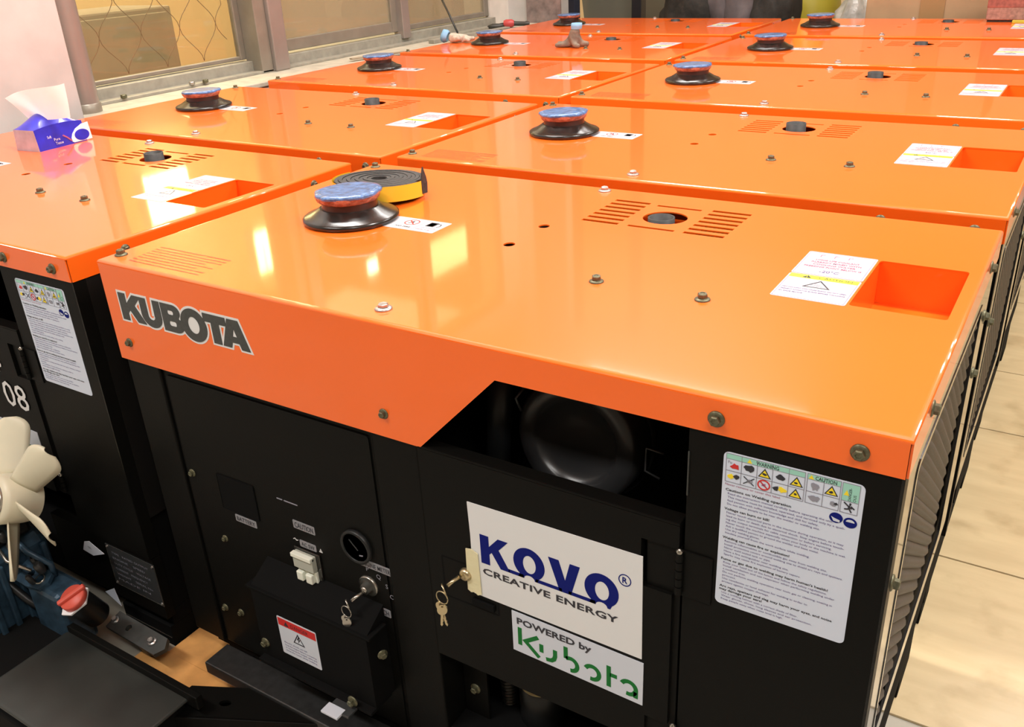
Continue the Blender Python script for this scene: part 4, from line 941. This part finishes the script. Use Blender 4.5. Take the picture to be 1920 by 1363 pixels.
mb = MB(); mb.box((-2.75, 1.45, .0), (-2.35, 2.12, TZ + .27), 'cabinet_grey', .01); mb.box((-2.345, 1.49, TZ - .3), (-2.335, 2.08, TZ + .245), 'cabinet_grey', .004); tag(mb.build('metal_cabinet'), 'grey cabinet behind the glass of the window nearest the pipe', 'cabinet')
# lamps of the room behind, seen only as reflections in the orange lids
for k, (y0, y1, z0, z1, m_) in enumerate(((3.32, 3.42, 1.42, 1.51, 'lamp'), (3.95, 4.45, 1.50, 1.76, 'lamp_soft'), (2.42, 2.74, .96, 1.20, 'lamp_soft'), (1.80, 2.06, .50, .74, 'lamp_soft'))):
    mb = MB(); mb.box((-2.46, y0 - .02, TZ + z0 - .02), (-2.405, y1 + .02, TZ + z1 + .02), 'lamp_case', .004)
    t = thing('wall_lamp', ('small bright lamp behind the middle window', 'long warm lamp panel behind the farthest window', 'warm lamp panel behind the middle window pane', 'warm lamp panel low behind the first window')[k], 'lamp', (0, 0, 0)); mb.build('lamp_housing', t)
    mb = MB(); mb.box((-2.405, y0, TZ + z0), (-2.400, y1, TZ + z1), m_); mb.build('diffuser', t)
for x, y in ((-0.4, -1.6), (2.4, -1.6), (-0.4, .9), (2.4, .9), (-0.4, 3.1), (2.4, 3.1), (-0.4, 4.0), (2.4, 4.0)):
    mb = MB(); mb.box((x - .80, y - .15, 3.285), (x + .80, y + .15, 3.35), 'lamp_case', .01)
    tag(mb.build('ceiling_light'), 'long fluorescent ceiling fixture above the generators', 'lamp', 'ceiling fixtures')
# plywood sheets on the floor
for k, (y0, y1) in enumerate(((.600, 1.178), (1.184, 1.905), (1.911, 2.355), (2.361, 3.06), (3.066, 3.76), (3.766, 4.46))):
    mb = MB(); mb.box((-1.56, y0, 0), (2.9, y1, .006), 'plywood', .001)
    tag(mb.build('plywood_sheet'), ('plywood sheet on the floor beside the nearest generator', 'second plywood sheet from the front on the floor aisle', 'third, narrow plywood sheet of the floor aisle', 'fourth plywood sheet of the floor aisle', 'fifth plywood sheet of the floor aisle', 'last plywood sheet at the far end of the aisle')[k], 'board', 'plywood sheets laid on the floor')
# small things on the sill
ZS = TZ - .030
for k, (x, y, m_, lab) in enumerate(((-1.80, 1.38, 'bolt_zinc', 'dark nut on the sill close to the pipe'), (-1.80, 1.72, 'bolt_silver', 'shiny silver nut on the window sill'), (-1.79, 1.785, 'bolt_zinc', 'dark nut on the sill beside the shiny silver one'))):
    mb = MB(); mb.lathe([(.0115, 0), (.0125, .002), (.0125, .011), (.011, .013), (.006, .013), (.006, .002)], m_, seg=6, smooth=False); o = mb.build('hex_nut', loc=(x, y, ZS + (.012 if k < 1 else .012))); tag(o, lab, 'nut', 'nuts on the window sill')
mb = MB(); mb.box((-.16, -.014, 0), (.16, .014, .008), 'wood_stick', .002); o = mb.build('wood_stick', loc=(-1.60, 2.72, TZ - .022)); o.rotation_euler = (0, 0, math.radians(72)); tag(o, 'thin wooden strip on the sill edge beside the third left generator', 'stick')
mb = MB(); mb.box((-.34, -.022, 0), (.34, .022, .022), 'track', .003); o = mb.build('aluminium_profile', loc=(-1.655, 3.62, ZS)); o.rotation_euler = (0, 0, math.radians(84)); tag(o, 'pale aluminium bar lying on the sill behind the cream glove', 'bar')
mb = MB(); mb.tube([(-1.70, 3.55, TZ + .0), (-1.79, 3.60, TZ + .10), (-1.885, 3.65, TZ + .20)], .006, 'tool_dark', 8); tag(mb.build('thin_rod'), 'thin dark rod leaning from the sill against the far window', 'rod')
t = thing('heat_gun', 'small tool with a red body and dark barrel on the far end of the sill', 'tool', (-1.70, 4.10, ZS), math.radians(25))
mb = MB(); mb.lathe([(.018, -.03), (.024, -.015), (.024, .02), (.016, .035)], 'tool_red', fr=Frame((0, 0, .026), (0, 1, 0), (0, 0, 1), (1, 0, 0)), seg=20); mb.build('tool_body', t)
mb = MB(); mb.lathe([(.014, .03), (.013, .10), (.016, .11), (.012, .13)], 'tool_dark', fr=Frame((0, 0, .026), (0, 1, 0), (0, 0, 1), (1, 0, -.05)), seg=18); mb.build('barrel', t)
mb = MB(); mb.tube([(-.02, 0, .02), (-.06, -.01, .012), (-.10, -.015, .014), (-.13, -.02, .010)], [.014, .017, .016, .008], 'tool_dark', 12); mb.build('handle', t)
# things behind the rear row
def lump(name, c, s, m, amp=.18, freq=2.4, seed=0, label='', cat='', group=None, sub=4):
    bm = bmesh.new(); bmesh.ops.create_icosphere(bm, subdivisions=sub, radius=1.0)
    for v in bm.verts:
        n_ = noise.noise(v.co * freq + Vector((seed * 3.1, seed * 1.7, seed))); n2 = noise.noise(v.co * freq * 3 + Vector((seed, 0, 5)))
        k = 1 + amp * n_ + amp * .35 * n2; v.co = Vector((v.co.x * s[0] * k, v.co.y * s[1] * k, v.co.z * s[2] * k))
    mb = MB(); mb.raw([v.co.copy() for v in bm.verts], [[v.index for v in f.verts] for f in bm.faces], m, True); bm.free()
    o = mb.build(name, loc=c)
    if label: tag(o, label, cat, group)
    return o
t = thing('work_jacket_pile', 'dark brown and mauve pile of work clothes behind the rear left generator', 'clothes', (-.62, 4.85, 0))
for (x, y, z_, sx, sy, sz, m_, sd) in ((-.17, 0, TZ - .05, .19, .20, .30, 'jacket', 1), (.03, .02, TZ - .02, .17, .16, .26, 'mauve_cloth', 2), (.19, -.02, TZ - .04, .15, .17, .24, 'mauve_cloth', 3), (.345, .0, TZ - .05, .14, .20, .32, 'jacket', 4), (.10, .12, TZ + .10, .26, .14, .18, 'jacket', 5)):
    o = lump('folded_jacket', (x, y, z_), (sx, sy, sz), m_, .22, 1.8, sd); o.parent = t
mb = MB(); mb.box((-.32, -.15, 0), (.46, .20, TZ - .30), 'jacket', .03); mb.build('crate', t)
t = thing('yellow_drum', 'yellow container wrapped in clear film behind the rear right filler', 'container', (-.14, 5.62, 0))
mb = MB(); mb.lathe([(.20, 0), (.21, .02), (.21, TZ - .12), (.19, TZ - .02), (.165, TZ + .12), (.09, TZ + .30)], 'yellow_thing', fr=Frame((-.12, 0, 0), (1, 0, 0), (0, 1, 0), (0, 0, 1)), seg=32); mb.build('drum_body', t)
lump('clear_film_bundle', (.11, 5.42, TZ - .25), (.17, .13, .34), 'film', .25, 2.2, 9, 'crumpled clear plastic film between the yellow container and cardboard box', 'plastic film')
mb = MB(); mb.box((.325, 4.55, 0), (.98, 5.05, TZ + .55), 'cardboard', .006); mb.box((.60, 4.546, 0), (.72, 4.55, TZ + .55), 'box_tape'); tag(mb.build('cardboard_box'), 'tall brown cardboard box with brown tape behind the rear right generator', 'box')
mb = MB(); mb.box((0, 0, 0), (.42, .13, .30), 'pink_carton', .004); mb.box((-.0015, -.0015, .055), (.4215, .13, .30), 'red_carton', .004); o = mb.build('red_carton', loc=(.955, 4.235, TZ + .010)); tag(o, 'red and pink printed carton standing on the rear right generator', 'box')
mb = MB(); mb.box((0, 0, 0), (.40, .09, .010), 'foam', .002); tag(mb.build('dark_pad', loc=(.960, 4.245, TZ)), 'thin dark pad under the red carton', 'pad')
mb = MB(); mb.box((0, 0, 0), (.25, .03, .013), 'yellow_thing', .002); tag(mb.build('yellow_bar', loc=(1.075, 4.185, TZ)), 'narrow yellow bar in front of the red carton at the right edge', 'bar')
mb = MB(); mb.box((-1.765, 4.95, 0), (-1.695, 5.03, 3.35), 'post_blue', .004); tag(mb.build('steel_post'), 'dark blue steel post behind the rear left filler', 'post')
mb = MB(); mb.box((-1.265, 4.95, 0), (-1.195, 5.03, 3.35), 'post_black', .004); tag(mb.build('steel_post'), 'black steel post left of the pile of work clothes', 'post')
mb = MB(); mb.raw([(-1.62, 4.9, 0), (-1.36, 4.9, 0), (-1.36, 5.2, 0), (-1.62, 5.2, 0), (-1.75, 4.85, TZ + .32), (-1.24, 4.85, TZ + .32), (-1.24, 5.3, TZ + .32), (-1.75, 5.3, TZ + .32)], [[0, 1, 5, 4], [1, 2, 6, 5], [2, 3, 7, 6], [3, 0, 4, 7], [4, 5, 6, 7], [3, 2, 1, 0]], 'bin_grey'); 
mb.v = [(v[0], v[1] + .25, v[2]) for v in mb.v]; tag(mb.build('grey_bin'), 'olive grey tapered bin between the two dark posts', 'bin')
mb = MB(); mb.box((-1.35, 5.8, 0), (-.70, 6.3, TZ + .05), 'backwall', .004); mb.box((-1.352, 5.79, TZ - .10), (-.70, 5.8, TZ - .085), 'cardboard'); tag(mb.build('beige_cabinet'), 'beige cabinet behind the black steel post', 'cabinet')
